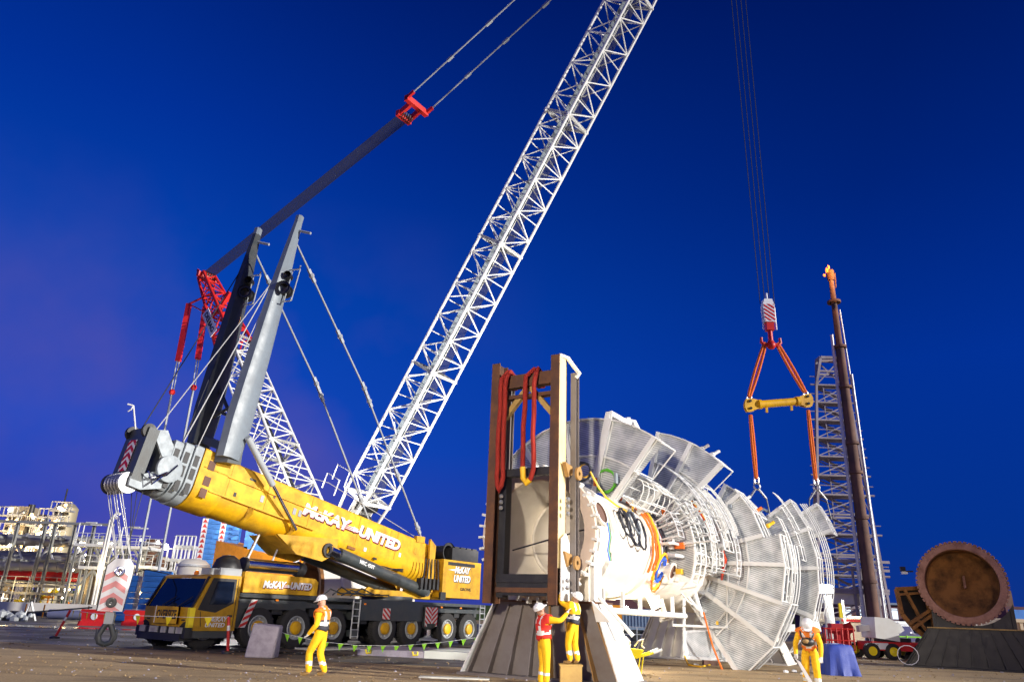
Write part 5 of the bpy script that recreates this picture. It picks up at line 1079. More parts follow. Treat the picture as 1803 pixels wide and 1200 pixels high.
# ================================================================ flare tower on the right
Yt = 92
ft = root('lattice_tower', ground_of(at(1490, 1090, Yt)), 'tapering grey steel lattice tower with platforms beside the burning flare stack', 'lattice tower')
tl, tr = at(1441, 632, Yt), at(1474, 628, Yt); bl0, br0 = V3(at(1432, 1000, Yt).x, Yt, 0), V3(at(1552, 1080, Yt).x, Yt, 0); zt = tl.z; zw = at(1444, 680, Yt).z
def tc_(z):
    f_ = min(1, z/zw); x0, x1 = bl0.x+(at(1447, 690, Yt).x-bl0.x)*f_, br0.x+(at(1484, 690, Yt).x-br0.x)*f_; h = (x1-x0); cy = Yt
    h *= .5; return [V3(x0-.9, cy-h/2, z), V3(x1+.3, cy-h/2, z), V3(x1+.8, cy+h/2, z), V3(x0-.3, cy+h/2, z)]
nl = 13
for k in range(nl):
    z0, z1 = zw*k/nl, zw*(k+1)/nl; a, e = tc_(z0), tc_(z1); b = part('tower_bay', ft, M['tower'])
    for j in range(4):
        b.beam(a[j], e[j], .28); j2 = (j+1) % 4; b.beam(a[j], e[j2], .12).beam(e[j], e[j2], .2)
    done(b)
    if k % 2 == 0 or k > 6:
        b = part('landing', ft, M['tower']); b.hexa([p-ZUP*.1 for p in e]+[p+ZUP*.05 for p in e]) if k > 8 else b.beam((e[0]+e[3])/2, (e[1]+e[2])/2, 2.4, .15, ZUP)
        for j in (0,): b.tube(e[0]+V3(-.8, 0, 1.1), e[1]+V3(.8, 0, 1.1), .06, 5); b.tube(e[0]+V3(-.8, 0, 0), e[1]+V3(.8, 0, 0), .12, 5)
        done(b)
    b = part('stair_flight', ft, M['tower']); c_ = (a[0]+a[1]+a[2]+a[3])/4; w_ = 1.2; b.beam(c_+V3(-w_, 0, 0), V3(c_.x+w_, c_.y, (z0+z1)/2), .8, .12, ZUP).beam(V3(c_.x+w_, c_.y+1, (z0+z1)/2), V3(c_.x-w_, c_.y+1, z1), .8, .12, ZUP)
    for xx in (-w_, w_): b.tube(c_+V3(xx, -.4, 0), V3(c_.x+xx, c_.y-.4, z1), .09, 5)
    for q in range(6): z = z0+(z1-z0)*q/6; b.tube(V3(c_.x-w_, c_.y-.4, z), V3(c_.x+w_, c_.y-.4, z), .04, 4)
    done(b)
top = tc_(zw); b = part('tower_head', ft, M['tower']); h4 = [V3(tl.x, p.y, zt) if i in (0, 3) else V3(tr.x+.2, p.y, zt) for i, p in enumerate(top)]
for j in range(4): b.beam(top[j], h4[j], .3).beam(h4[j], h4[(j+1) % 4], .35).beam(top[j], h4[(j+1) % 4], .15); b.beam(top[j].lerp(h4[j], .5), top[(j+1) % 4].lerp(h4[(j+1) % 4], .5), .25)
done(b)
b = part('floodlight_fitting', ft, M['white']); b.box(at(1486, 682, Yt-4), .5, .3, .4); done(b)
# broad lower service frame
b = part('service_frame', ft, M['tower'])
for v in (985, 1000, 1035, 1040): a, e = at(1435, v, Yt-5), at(1565, v+2, Yt-5); b.beam(V3(a.x, Yt-5, a.z), V3(e.x, Yt-5, a.z), .3, .28)
for u in (1500, 1515, 1528, 1540): p = at(u, 1000, Yt-5); b.beam(V3(p.x, Yt-5, 0), V3(p.x, Yt-5, p.z), .22)
done(b)
b = part('heat_shield', ft, M['cream']); p = at(1508, 1050, Yt-5); b.box((p.x, Yt-4.5, p.z), 6.8*.28*3.4, .4, 1.8*.9); done(b)
# the flare stack
fk = root('flare_stack', ground_of(at(1540, 1090, 86)), 'tall rust brown flare stack burning at the tip', 'flare stack')
Yk = 86; sx_ = at(1536, 1000, Yk).x; p_t = at(1463, 490, Yk); dx_ = at(1538, 1085, Yk).x
b = part('riser', fk, M['stack']); zA = p_t.z
def sk(z): return V3(dx_+(p_t.x-dx_)*z/zA, Yk, z)
b.path([sk(0), sk(zA*.25), sk(zA*.5), sk(zA*.78)], .70, 18, .52).path([sk(zA*.76), sk(zA*.9), sk(zA)], .42, 14, .3); done(b)
b = part('side_pipe', fk, M['galv']); b.tube(sk(0)+V3(1.1, -.3, 0), sk(zA*.7)+V3(.9, -.3, 0), .16, 8).tube(sk(0)+V3(-1.1, 0, 0), sk(zA*.82)+V3(-.8, 0, 0), .2, 8).tube(sk(zA*.6)+V3(1.0, 0, 0), sk(zA*.9)+V3(.6, 0, 0), .1, 6).tube(sk(0)+V3(1.5, 0, 0), sk(zA*.5)+V3(1.2, 0, 0), .07, 6); done(b)
for f_ in (.14, .3, .42, .5, .66, .78, .92):
    b = part('guide_ring', fk, M['stack']); b.lathe(sk(zA*f_), ZUP, [(0, .5), (0, .82), (.3, .82), (.3, .5)], 14); done(b)
b = part('flare_tip', fk, M['rust']); b.lathe(sk(zA)-ZUP*.3, ZUP, [(0, .4), (.6, .5), (1.4, .45), (1.5, .3)], 12); b.tube(sk(zA*.97)+V3(.5, 0, 0), sk(zA)+V3(.6, 0, .8), .08, 6); done(b)
for (dx, dz, r, s3, mt) in ((-.1, 1.5, .42, 1.1, 'flamec'), (-.4, 2.1, .3, 1.1, 'flame'), (.25, 1.8, .26, 1.1, 'flame'), (-.85, 1.4, .22, .6, 'flame'), (-.15, 2.6, .16, 1.5, 'flame')):
    b = part('flame', fk, M[mt]); q = sk(zA)+V3(dx, -.1, dz-1)
    b.path([q-ZUP*r*s3, q-ZUP*r*.3+V3(.05, 0, 0), q+V3(-.08, 0, r*.3), q+V3(-.2*r, 0, r*s3*1.1)], r*.7, 8, .03); b.sphere(q, r*.75, 10, (1, 1, s3)); done(b)
l = bpy.data.lights.new('flare_light', 'POINT'); l.energy = 2500; l.color = (1, .45, .12); l.shadow_soft_size = .6; o = bpy.data.objects.new('flare_light', l); C.objects.link(o); o.location = sk(zA)+V3(0, -3, 1)
# work light mast with the bright star lamp
lm = at(1455, 1036, 48); wl = root('light_mast', (lm.x, 48, 0), 'pale light mast with a dazzling white lamp right of the vessel platforms', 'light mast')
b = part('mast', wl, M['cream']); b.tube((lm.x, 48, 0), (lm.x, 48, lm.z-.4), .32, 12, .26).tube((lm.x+1.1, 48.4, 0), (lm.x+1.1, 48.4, lm.z-.6), .07, 6); done(b)
b = part('lamp_head', wl, M['galv']); b.box(lm+V3(0, .18, 0), .9, .2, .5); done(b)
b = part('lit_lamp', wl, M['lampw']); b.sphere(lm+V3(0, -.05, 0), .26, 12, (1.2, .4, 1)); done(b)
l = bpy.data.lights.new('mast_light', 'POINT'); l.energy = 500; l.color = (.85, .95, 1); l.shadow_soft_size = .3; o = bpy.data.objects.new('mast_light', l); C.objects.link(o); o.location = lm+V3(0, -.7, 0)
# glare spikes belong to the lens: left out
# ================================================================ right background
def boxthing(name, u0, u1, vt, Yb, dep, label, cat, mt, ribs=0, rmt=None, z0=0, group=None):
    a, e = at(u0, vt, Yb), at(u1, vt, Yb); r = root(name, ((a.x+e.x)/2, Yb, z0), label, cat, group)
    zt = (a.z+e.z)/2; b = part('wall', r, M[mt]); b.box(((a.x+e.x)/2, Yb+dep/2, (zt+z0)/2), e.x-a.x, dep, zt-z0)
    if ribs:
        for k in range(ribs): x = a.x+(e.x-a.x)*(k+.5)/ribs; b.box((x, Yb-.02, (zt+z0)/2), (e.x-a.x)/ribs*.45, .08, zt-z0-.3)
        for z in (z0+.08, zt-.08): b.box(((a.x+e.x)/2, Yb-.04, z), e.x-a.x+.04, .14, .16)
    done(b); return r, a.x, e.x, zt
r, xa, xe, zt = boxthing('factory_shed', 1478, 1640, 1062, 125, 20, 'long dark red clad factory shed with tall lit windows behind the pickup', 'shed', 'brick')
for u in (1494, 1520, 1526, 1546, 1576):
    p = at(u, 1083, 124.9); b = part('lit_window', r, M['winl']); b.box((p.x, 124.9, 2.6), .9, .1, 3.6); done(b)
b = part('roof_edge', r, M['bgrey']); b.box(((xa+xe)/2, 124.8, zt), xe-xa, .5, .3); done(b)
r, xa, xe, zt = boxthing('blue_roof_shed', 1770, 1860, 1068, 110, 14, 'dim shed with a blue roof band at the right edge above the container', 'shed', 'brick'); b = part('roof', r, M['bluec']); b.box(((xa+xe)/2, 109, zt-1.2), xe-xa, 1, 1.5); done(b)
b = part('roof_stack', r, M['stack']); b.box((at(1782, 1050, 110).x, 112, zt+1), 1.6, 1.6, 2.4); done(b)
boxthing('shipping_container', 1768, 1900, 1090, 37, 2.6, 'beige corrugated shipping container at the right edge beside the black saddle', 'container', 'beige', 12)
boxthing('white_site_container', 1434, 1462, 1076, 62, 3, 'small white ribbed container behind the bending worker', 'container', 'cream', 7)
boxthing('ribbed_grey_container', 1094, 1206, 1072, 58, 2.6, 'long blue grey ribbed container seen beneath the vessel', 'container', 'bgrey', 20, z0=.75)
r, xa, xe, zt = boxthing('dark_site_hut', 1072, 1093, 1082, 57, 2.5, 'dark green hut with a bright orange door under the vessel', 'hut', 'dgrey', z0=.6); b = part('door', r, M['orange']); b.box((xe-.3, 56.95, 1.55), .75, .08, 1.7); done(b)
boxthing('low_far_shed', 1060, 1215, 1052, 140, 12, 'low purple brown shed far behind beneath the vessel', 'shed', 'brick')
r = root('flatbed_trailer', ground_of(at(1140, 1130, 57.5)), 'black flatbed trailer carrying the blue grey container', 'trailer'); b = part('bed', r, M['black']); a, e = at(1075, 1120, 57.5).x, at(1206, 1120, 57.5).x; b.box(((a+e)/2, 59.3, .6), e-a, 2.6, .25); done(b)
for k in range(5): b = part('wheel', r, M['rubber']); b.lathe((a+.8+k*1.05, 58.05, .4), V3(0, -1, 0), [(0, .38), (.25, .38), (.27, .2), (.27, .02)], 16); done(b)
r = root('post_rail_fence', ground_of(at(1180, 1130, 52)), 'thin galvanised rail fence in front of the grey container', 'fence'); b = part('rail', r, M['galv']); a, e = at(1080, 1120, 52).x, at(1205, 1120, 52).x
b.tube((a, 52, .55), (e, 52, .55), .025, 5).tube((a, 52, 1.0), (e, 52, 1.0), .02, 5)
for k in range(4): b.tube((a+(e-a)*k/3, 52, 0), (a+(e-a)*k/3, 52, 1.0), .03, 5)
done(b)
l = bpy.data.lights.new('yard_point', 'POINT'); l.energy = 3400; l.color = (1, .95, .85); l.shadow_soft_size = .3; o = bpy.data.objects.new('yard_point', l); C.objects.link(o); o.location = V3(-17, 49, 9)  # unseen point lamp added to brighten the crane body and blue slabs
# pickup
pk = gnd(1606, 1137); pk = V3(at(1606, 1100, 72).x, 72, 0); r = root('pickup_truck', pk, 'white pickup truck facing the camera with a roof rack', 'pickup truck')
fx, fy = V3(.97, .24, 0), V3(.24, -.97, 0)      # width, forward (to camera)
def Q(x, y, z): return pk+fx*x+fy*y+ZUP*z
b = part('body', r, M['ltext'])
for y0, y1, pr_ in ((-2.6, 0.2, [(-.92, .4), (.92, .4), (.92, 1.05), (-.92, 1.05)]), (.2, 2.4, [(-.92, .4), (.92, .4), (.9, 1.0), (.7, 1.08), (-.7, 1.08), (-.9, 1.0)])): b.prism([Q(x, y0, z) for x, z in pr_], fy*(y1-y0))
b.hexa([Q(-.88, -1.1, 1.05), Q(.88, -1.1, 1.05), Q(.88, 1.1, 1.05), Q(-.88, 1.1, 1.05), Q(-.68, -.8, 1.68), Q(.68, -.8, 1.68), Q(.68, .45, 1.68), Q(-.68, .45, 1.68)]); done(b)
b = part('windscreen', r, M['glass']); b.hexa([Q(-.78, 1.06, 1.1), Q(.78, 1.06, 1.1), Q(.78, 1.1, 1.1), Q(-.78, 1.1, 1.1), Q(-.64, .5, 1.6), Q(.64, .5, 1.6), Q(.64, .54, 1.6), Q(-.64, .54, 1.6)]); done(b)
b = part('grille', r, M['black']); b.box(Q(0, 2.42, .78), 1.0, .05, .22, fx, fy).box(Q(0, 2.43, .5), 1.5, .05, .16, fx, fy); done(b)
for s_ in (-1, 1):
    b = part('headlight', r, M['lamp']); b.box(Q(s_*.7, 2.42, .85), .36, .05, .2, fx, fy); done(b)
    b = part('mirror', r, M['ltext']); b.box(Q(s_*1.05, .9, 1.15), .2, .1, .16, fx, fy); done(b)
    for y in (-1.7, 1.5): b = part('wheel', r, M['rubber']); b.lathe(Q(s_*.92, y, .38), fx*s_, [(-.22, .38), (.0, .38), (.02, .2), (.02, .02)], 16); done(b)
b = part('roof_rack', r, M['galv']); b.box(Q(0, -.3, 1.8), 1.5, 1.0, .05, fx, fy).box(Q(0, -1.2, 1.85), 1.6, .06, .5, fx, fy); done(b)
# articulated boom lift (white, red chassis)
Yl = 41; lc = at(1560, 1110, Yl); lc = V3(lc.x, Yl, 0); r = root('boom_lift', lc, 'white and red articulated boom lift on yellow wheels in front of the pickup', 'boom lift')
def bx(u, v): return at(u, v, Yl)
b = part('chassis', r, [M['red'], M['black']]); a, e = bx(1524, 1150), bx(1610, 1150); b.box(((a.x+e.x)/2, Yl, .62), e.x-a.x, 1.7, .42).mat(1).box(((a.x+e.x)/2, Yl, .9), 1.6, 1.5, .25); done(b)
MB().box((at(1538, 1148, Yl).x, Yl-.87, .62), .8, .03, .3).build('maker_plate', M['ltext'], r)
for u in (1522, 1558, 1606):
    for y in (-.85, .85): b = part('wheel', r, [M['rubber'], M['flagy']]); c_ = V3(bx(u, 1150).x, Yl+y, .38); sg_ = -1 if y < 0 else 1; b.lathe(c_, V3(0, sg_, 0), [(-.16, .38), (.12, .38), (.15, .22)], 20).mat(1).lathe(c_, V3(0, sg_, 0), [(.15, .22), (.1, .19), (.12, .02)], 16); done(b)
b = part('turret', r, M['white']); b.prism([V3(x, Yl-.8, z) for x, z in ((bx(1528, 1110).x, 1.0), (bx(1569, 1110).x, .85), (bx(1568, 1110).x, 1.75), (bx(1555, 1110).x, 1.95), (bx(1530, 1110).x, 2.0))], V3(0, 1.6, 0)); done(b)
text('S', 'lettering', M['ktext'], r, V3(bx(1532, 1148).x, Yl-.895, .54), R0, ZUP, .16, None, .1, .006)
b = part('lift_arm', r, M['white']); b.beam(bx(1510, 1106), bx(1574, 1100), .36, .3).beam(bx(1574, 1098), bx(1584, 1112), .5, .35).beam(bx(1538, 1100), bx(1538, 1135), .3, .3); done(b)
b = part('ram', r, M['dgrey']); b.tube(bx(1534, 1108), bx(1536, 1132), .1); done(b)
b = part('platform_basket', r, M['red'])
a, e = bx(1445, 1105), bx(1494, 1105)
for z in (bx(1470, 1142).z, bx(1470, 1126).z, bx(1470, 1106).z):
    for y in (-.5, .5): b.tube(V3(a.x, Yl+y, z), V3(e.x, Yl+y, z), .04, 6)
for k in range(6):
    for y in (-.5, .5): x = a.x+(e.x-a.x)*k/5; b.tube(V3(x, Yl+y, bx(1470, 1142).z), V3(x, Yl+y, bx(1470, 1104).z), .04, 6)
done(b)
b = part('control_box', r, M['rtext']); b.box(bx(1476, 1106), .9, .5, .5).box(bx(1484, 1128), .7, .4, .9).beam(bx(1490, 1096), bx(1500, 1112), .3); done(b)
# scissor lift / second machine, timber crates, poles
r = root('plywood_crate', ground_of(at(1505, 1135, 50)), 'pale plywood crate standing behind the red basket', 'crate'); b = part('box', r, M['beige']); b.box((at(1503, 1120, 50).x, 50.5, 1.0), 1.3, 1.2, 2.0); done(b); b = part('red_lid_strip', r, M['red']); b.box((at(1501, 1120, 50).x, 49.85, 1.85), 1.3, .06, .14); done(b)
r = root('stack_of_boards', ground_of(at(1455, 1135, 52)), 'brown board stack behind the blue tarpaulin', 'boards')
for k in range(4): b = part('board', r, M['beige']); b.box((at(1455, 1120, 52).x, 52, .5+k*.42), 1.6, 1, .3); done(b)
for i, (u, mt, nm) in enumerate(((1461, 'orange', 'orange'), (1480, 'flagy', 'slim yellow'), (1485, 'flagy', 'bright yellow'))):
    p = at(u, 1080, 54); q = MB().box((p.x, 54, p.z/2+.4), .28 if i == 0 else .16, .16, p.z+.6); q.build('marker_post', M[mt], loc=(p.x, 54, 0), label=nm+' upright post behind the machines '+('beside the white container' if i == 0 else 'left of its twin' if i == 1 else 'right of its twin'), cat='post', group='coloured upright posts behind the machines')
b = MB(); q0, q1, q2, q3 = at(1446, 1110, 50), at(1478, 1092, 50), at(1478, 1100, 51), at(1450, 1112, 51); b.prism([q0, q1, q1-ZUP*.3, q0-ZUP*.15], V3(0, 1.2, 0)); b.build('blue_canopy', M['tarp'], label='sloping blue canopy behind the red basket', cat='canopy')
r = root('site_lamp_bar', ground_of(at(1505, 1086, 60)), 'small yellow lit lamp bar on a stand behind the plywood crate', 'site lamp'); p = at(1505, 1086, 60); b = part('stand', r, M['galv']); b.tube((p.x, 60, 0), (p.x, 60, p.z), .07); done(b); b = part('lit_tube', r, M['lampy']); b.box(p, 1.0, .1, .14); done(b)
l = bpy.data.lights.new('yard_point', 'POINT'); l.energy = 150; l.color = (1, .85, .5); l.shadow_soft_size = .2; o = bpy.data.objects.new('yard_point', l); C.objects.link(o); o.location = p+V3(1, -3, 1.5)
for i, (u, lb) in enumerate(((1600, 'hi vis yellow barrier rail in front of the pickup'), (1522, 'hi vis yellow barrier rail left of the boom lift'))):
    p = at(u, 1134, 60); b = MB(); b.tube((p.x-1.8, 60, .9), (p.x+1.8, 60.3, .9), .05, 6).tube((p.x-1.8, 60, .45), (p.x+1.8, 60.3, .45), .05, 6)
    for k in (-1.8, 0, 1.8): b.tube((p.x+k, 60.1, 0), (p.x+k, 60.1, 1.0), .05, 6)
    b.build('barrier_rail', M['flagg'], loc=(p.x, 60, 0), label=lb, cat='barrier', group='hi vis barrier rails')
b = MB()
for k in range(30): b.sphere((at(1425+k*2.6, 1100, 56).x, 56+random.uniform(-1, 1), random.uniform(.4, 1.6)), random.uniform(.25, .55), 6)
b.build('stored_fittings', M['dgrey'], label='dark jumble of pipe fittings behind the bending worker', cat='fittings', kind='stuff')
# ================================================================ people
def person(label, loc, fwd, J, vest, scale=1.0, hands='glove', look=(0, 1, 0), helm='helmet', beard=False, legband=True, vtop=1.44, open_front=False):
    fwd = Vector(fwd).normalized(); rt = fwd.cross(ZUP).normalized()
    loc = Vector(loc)
    def Wd(p): return loc+(rt*p[0]+fwd*p[1]+ZUP*p[2])*scale
    r = root('person', loc, label, 'person')
    nodes = []; edges = []; bone = []
    def nd(p, ra): nodes.append((Wd(p), ra*scale)); return len(nodes)-1
    def ch(idx, pts, tagm):
        for p, ra in pts: k = nd(p, ra); edges.append((idx, k)); bone.append((idx, k, tagm)); idx = k
        return idx
    pel = nd(J['pelvis'], .16)
    P = Vector(J['pelvis']); CH = Vector(J['chest']); NK = Vector(J['neck']); HD = Vector(J['head'])
    lum = ch(pel, [(P.lerp(CH, .45), .135)], 'T'); cht = ch(lum, [(CH, .165)], 'T'); sh = ch(cht, [(CH.lerp(NK, .72), .13)], 'T')
    nk = ch(sh, [(NK, .062)], 'N'); hd = ch(nk, [(NK.lerp(HD, .55), .078), (HD, .098), (HD+(HD-NK).normalized()*.07, .08)], 'H')
    hand_nodes = []
    for s_, k in ((-1, 'L'), (1, 'R')):
        SHo = Vector(J['sh'+k]); EL = Vector(J['el'+k]); WR = Vector(J['wr'+k]); HN = Vector(J['ha'+k])
        a = ch(sh, [(SHo, .084)], 'S'); a = ch(a, [(SHo.lerp(EL, .5), .076), (EL, .066)], 'A'); a = ch(a, [(EL.lerp(WR, .5), .061), (WR, .045)], 'A')
        hd_ = (HN-WR).normalized(); sdv = hd_.cross(Vector((.3*s_, .9, .1))).normalized(); pal = sdv.cross(hd_).normalized()
        a = ch(a, [(WR+hd_*.05, .034)], 'G')
        for q in range(4):
            o_ = sdv*(.030-.020*q); ln = (.075, .085, .08, .062)[q]; b0 = WR+hd_*.085+o_
            ch(a, [(b0, .0125), (b0+hd_*ln*.5+pal*.012, .0105), (b0+hd_*ln*.85+pal*.035, .009)], 'G')
        ch(a, [(WR+hd_*.055+sdv*.042, .013), (WR+hd_*.095+sdv*.062+pal*.015, .010)], 'G')
        HP = Vector(J['hip'+k]); KN = Vector(J['kn'+k]); AN = Vector(J['an'+k]); TO = Vector(J['to'+k])
        a = ch(pel, [(HP, .118), (HP.lerp(KN, .5), .106), (KN, .088)], 'L'); a = ch(a, [(KN.lerp(AN, .5), .086), (AN+Vector((0, 0, .05)), .082)], 'L')
        a = ch(a, [(AN-Vector((0, 0, .015)), .055), (AN.lerp(TO, .55)-Vector((0, 0, .03)), .048), (TO, .038)], 'B')
    me = bpy.data.meshes.new('tmp'); me.from_pydata([p for p, _ in nodes], edges, []); o = bpy.data.objects.new('tmp', me); C.objects.link(o)
    sk_ = o.modifiers.new('s', 'SKIN'); sk_.use_smooth_shade = True
    if not me.skin_vertices: raise RuntimeError('no skin layer')
    for i, (_, ra) in enumerate(nodes): me.skin_vertices[0].data[i].radius = (ra, ra); me.skin_vertices[0].data[i].use_root = (i == 0)
    ss = o.modifiers.new('u', 'SUBSURF'); ss.levels = 2; ss.render_levels = 2
    dg = bpy.context.evaluated_depsgraph_get(); m2_ = bpy.data.meshes.new_from_object(o.evaluated_get(dg)); bpy.data.objects.remove(o)
    torso_dir = (Wd(NK)-Wd(P)).normalized(); tl = (Wd(NK)-Wd(P)).length
    segs = [(nodes[a][0], nodes[b_][0], t, nodes[a][1], nodes[b_][1]) for a, b_, t in bone]
    m2_.materials.clear()
    for k in ('cov', 'skin', hands, 'boot', 'reflect'): m2_.materials.append(M[k])
    cls = []
    for f in m2_.polygons:
        c_ = f.center; best = None
        for (a, b_, t, ra, rb) in segs:
            ab = b_-a; h_ = max(0, min(1, (c_-a).dot(ab)/max(1e-9, ab.length_squared))); dd = (c_-(a+ab*h_)).length-(ra+(rb-ra)*h_)
            if best is None or dd < best[0]: best = (dd, t, h_)
        t = best[1]; cls.append(t); f.use_smooth = True
        f.material_index = {'H': 1, 'G': 2, 'B': 3}.get(t, 0)
        if t == 'L' and legband and .24 < (c_.z-loc.z)/scale < .31: f.material_index = 4
        if t == 'N' and (c_-Wd(NK)).dot(torso_dir) > .02: f.material_index = 1
    off = OFF[r.name]
    # vest: shell over the torso faces
    vv, ff, fm = {}, [], []; verts = []
    for f, t in zip(m2_.polygons, cls):
        if t not in ('T', 'S'): continue
        h_ = (f.center-Wd(P)).dot(torso_dir)/tl
        if h_ < .05 or (t == 'S' and h_ < .72): continue
        front = (f.center-Wd(CH)).dot(fwd-torso_dir*fwd.dot(torso_dir)); side = abs((f.center-Wd(CH)).dot(rt))
        if open_front and front > .05 and side < .06: continue
        ids = []
        for vi in f.vertices:
            if vi not in vv: vv[vi] = len(verts); verts.append(m2_.vertices[vi].co+m2_.vertices[vi].normal*.018-off)
            ids.append(vv[vi])
        ff.append(ids); mi_ = 0
        if vest[1] and h_ < .5: mi_ = 1
        if .30 < h_ < .40 or (h_ > .40 and .075 < side < .115): mi_ = 2
        fm.append(mi_)
    vm = bpy.data.meshes.new('vest'); vm.from_pydata(verts, [], ff)
    for k in (vest[0], vest[1] or vest[0], 'reflect'): vm.materials.append(M[k])
    vm.polygons.foreach_set('material_index', fm); vm.polygons.foreach_set('use_smooth', [True]*len(ff)); vm.update()
    vo = bpy.data.objects.new('vest', vm); C.objects.link(vo); vo.parent = r; OFF[vo.name] = off
    sm = vo.modifiers.new('thick', 'SOLIDIFY'); sm.thickness = .02; sm.offset = 1
    for v in m2_.vertices: v.co -= off
    m2_.name = 'body'; bo = bpy.data.objects.new('body', m2_); C.objects.link(bo); bo.parent = r; OFF[bo.name] = off
    # head details
    up = (Wd(HD)-Wd(NK)).normalized(); lk = (rt*look[0]+fwd*look[1]+ZUP*look[2]); lk = (lk-up*lk.dot(up)).normalized(); sdh = lk.cross(up); hc_ = Wd(HD)+up*.02*scale
    b = MB()
    b.lathe(hc_+up*.035*scale, up, [(-.02, .128), (.0, .134), (.05, .125), (.09, .095), (.12, .05), (.125, .005)], 20, ref=lk)
    b.prism([hc_+up*.03*scale+lk*.10+sdh*x for x in (-.10, .10)]+[hc_+up*.022*scale+lk*y+sdh*x for x, y in ((.09, .165), (.04, .195), (-.04, .195), (-.09, .165))], up*.012)
    b.mat(1).lathe(hc_+up*.055*scale, up, [(0, .131), (.0, .136), (.022, .132), (.022, .12)], 20)
    b.build(helm, [M['helmet'], M['reflect']], r)
    b = MB(); b.sphere(hc_-up*.035*scale+lk*.10, .018, 6).sphere(hc_-up*.025*scale+lk*.105, .016, 6, (1, 1, 1.6)); b.build('nose', M['skin'], r)
    for s_ in (-1, 1):
        b = MB(); b.sphere(hc_-up*.005*scale+lk*.088+sdh*.033*s_, .013, 6); b.build('safety_glass', M['glass'], r)
        b = MB(); b.sphere(hc_-up*.02*scale+sdh*.098*s_, .034, 8); b.build('ear', M['skin'], r)
    b = MB(); b.path([hc_-up*.075*scale+lk*.090+sdh*.024, hc_-up*.078*scale+lk*.096, hc_-up*.075*scale+lk*.090-sdh*.024], .007, 5); b.build('mouth', M['rtext'], r)
    if beard: b = MB(); b.sphere(hc_-up*.085*scale+lk*.05, .075, 10, (1, 1, .9)); b.build('beard', M['boot'], r)
    b = MB(); b.lathe(Wd(NK)-up*.045, up, [(0, .105), (.05, .088), (.065, .078), (.06, .07)], 16); b.build('collar', M['cov'], r)
    return r, Wd
base = dict(pelvis=(0, 0, .95), chest=(0, .02, 1.28), neck=(0, .03, 1.50), head=(0, .06, 1.64), shL=(-.19, .02, 1.40), shR=(.19, .02, 1.40), elL=(-.27, -.02, 1.12), elR=(.27, -.02, 1.12),
    wrL=(-.27, .10, .89), wrR=(.27, .10, .89), haL=(-.26, .14, .78), haR=(.26, .14, .78), hipL=(-.10, 0, .88), hipR=(.10, 0, .88), knL=(-.12, .04, .48), knR=(.12, .04, .48), anL=(-.13, 0, .09), anR=(.13, 0, .09), toL=(-.15, .19, .045), toR=(.15, .19, .045))
# man walking at the left
J = dict(base); J.update(elL=(-.26, .0, 1.13), wrL=(-.22, .20, .93), haL=(-.20, .28, .84), knL=(-.10, .20, .50), anL=(-.11, .16, .09), toL=(-.12, .36, .045), knR=(.10, .02, .48), anR=(.10, -.14, .09), toR=(.12, .05, .045), elR=(.27, .0, 1.12), wrR=(.24, .22, 1.0), haR=(.2, .3, .95), head=(0, .07, 1.63))
pA = gnd(557, 1189); person('worker in yellow overalls and orange and navy vest walking left past the crane wheels', pA, (-.93, .25, 0), J, ('ovest', 'navy'), look=(-.1, 1, -.15))
# man on the crate
pB = at(1008, 1168, 18.9); zc_ = pB.z; pB = V3(pB.x, 18.9, zc_)
J = dict(base); J.update(chest=(0, -.02, 1.27), neck=(0, -.04, 1.49), head=(0, -.12, 1.61), elL=(-.25, .22, 1.50), elR=(.25, .24, 1.48), wrL=(-.13, .33, 1.68), wrR=(.14, .34, 1.66), haL=(-.08, .38, 1.77), haR=(.09, .40, 1.74), shL=(-.19, .02, 1.42), shR=(.19, .02, 1.42), knL=(-.10, .08, .48), knR=(.12, .0, .48), anR=(.13, -.08, .09), toR=(.15, .1, .045))
person('bearded worker in yellow overalls with navy striped back reaching up while standing on the crate', pB, (-.80, .55, 0), J, ('cov', 'navy'), scale=.90, look=(0, .8, .6), beard=True)
cr = root('step_crate', (pB.x-.05, pB.y, 0), 'small ochre wooden step crate under the boots of the reaching worker', 'crate')
b = part('box', cr, M['ochre']); b.box((pB.x-.05, pB.y, zc_/2-.02), .5, .5, zc_-.04); done(b)
for k in range(3): b = part('slat', cr, M['ochre']); b.box((pB.x-.05, pB.y-.18+.18*k, zc_-.02), .54, .15, .035); done(b)
# red vest man
pC = V3(at(957, 1190, 18.2).x, 18.2, 0)
J = dict(base); J.update(chest=(0, -.02, 1.28), neck=(0, -.05, 1.49), head=(0, -.12, 1.61), elR=(.34, .22, 1.40), wrR=(.30, .42, 1.56), haR=(.30, .48, 1.66), elL=(-.28, .02, 1.22), wrL=(-.16, .22, 1.34), haL=(-.1, .28, 1.42), shR=(.19, .02, 1.42), knL=(-.13, .05, .48), knR=(.13, .0, .48))
person('worker in red vest over yellow overalls looking up with one arm raised beside the saddle', pC, (.75, .35, 0), J, ('rvest', None), scale=1.0, look=(0, .7, .7), open_front=True, helm='helmet')
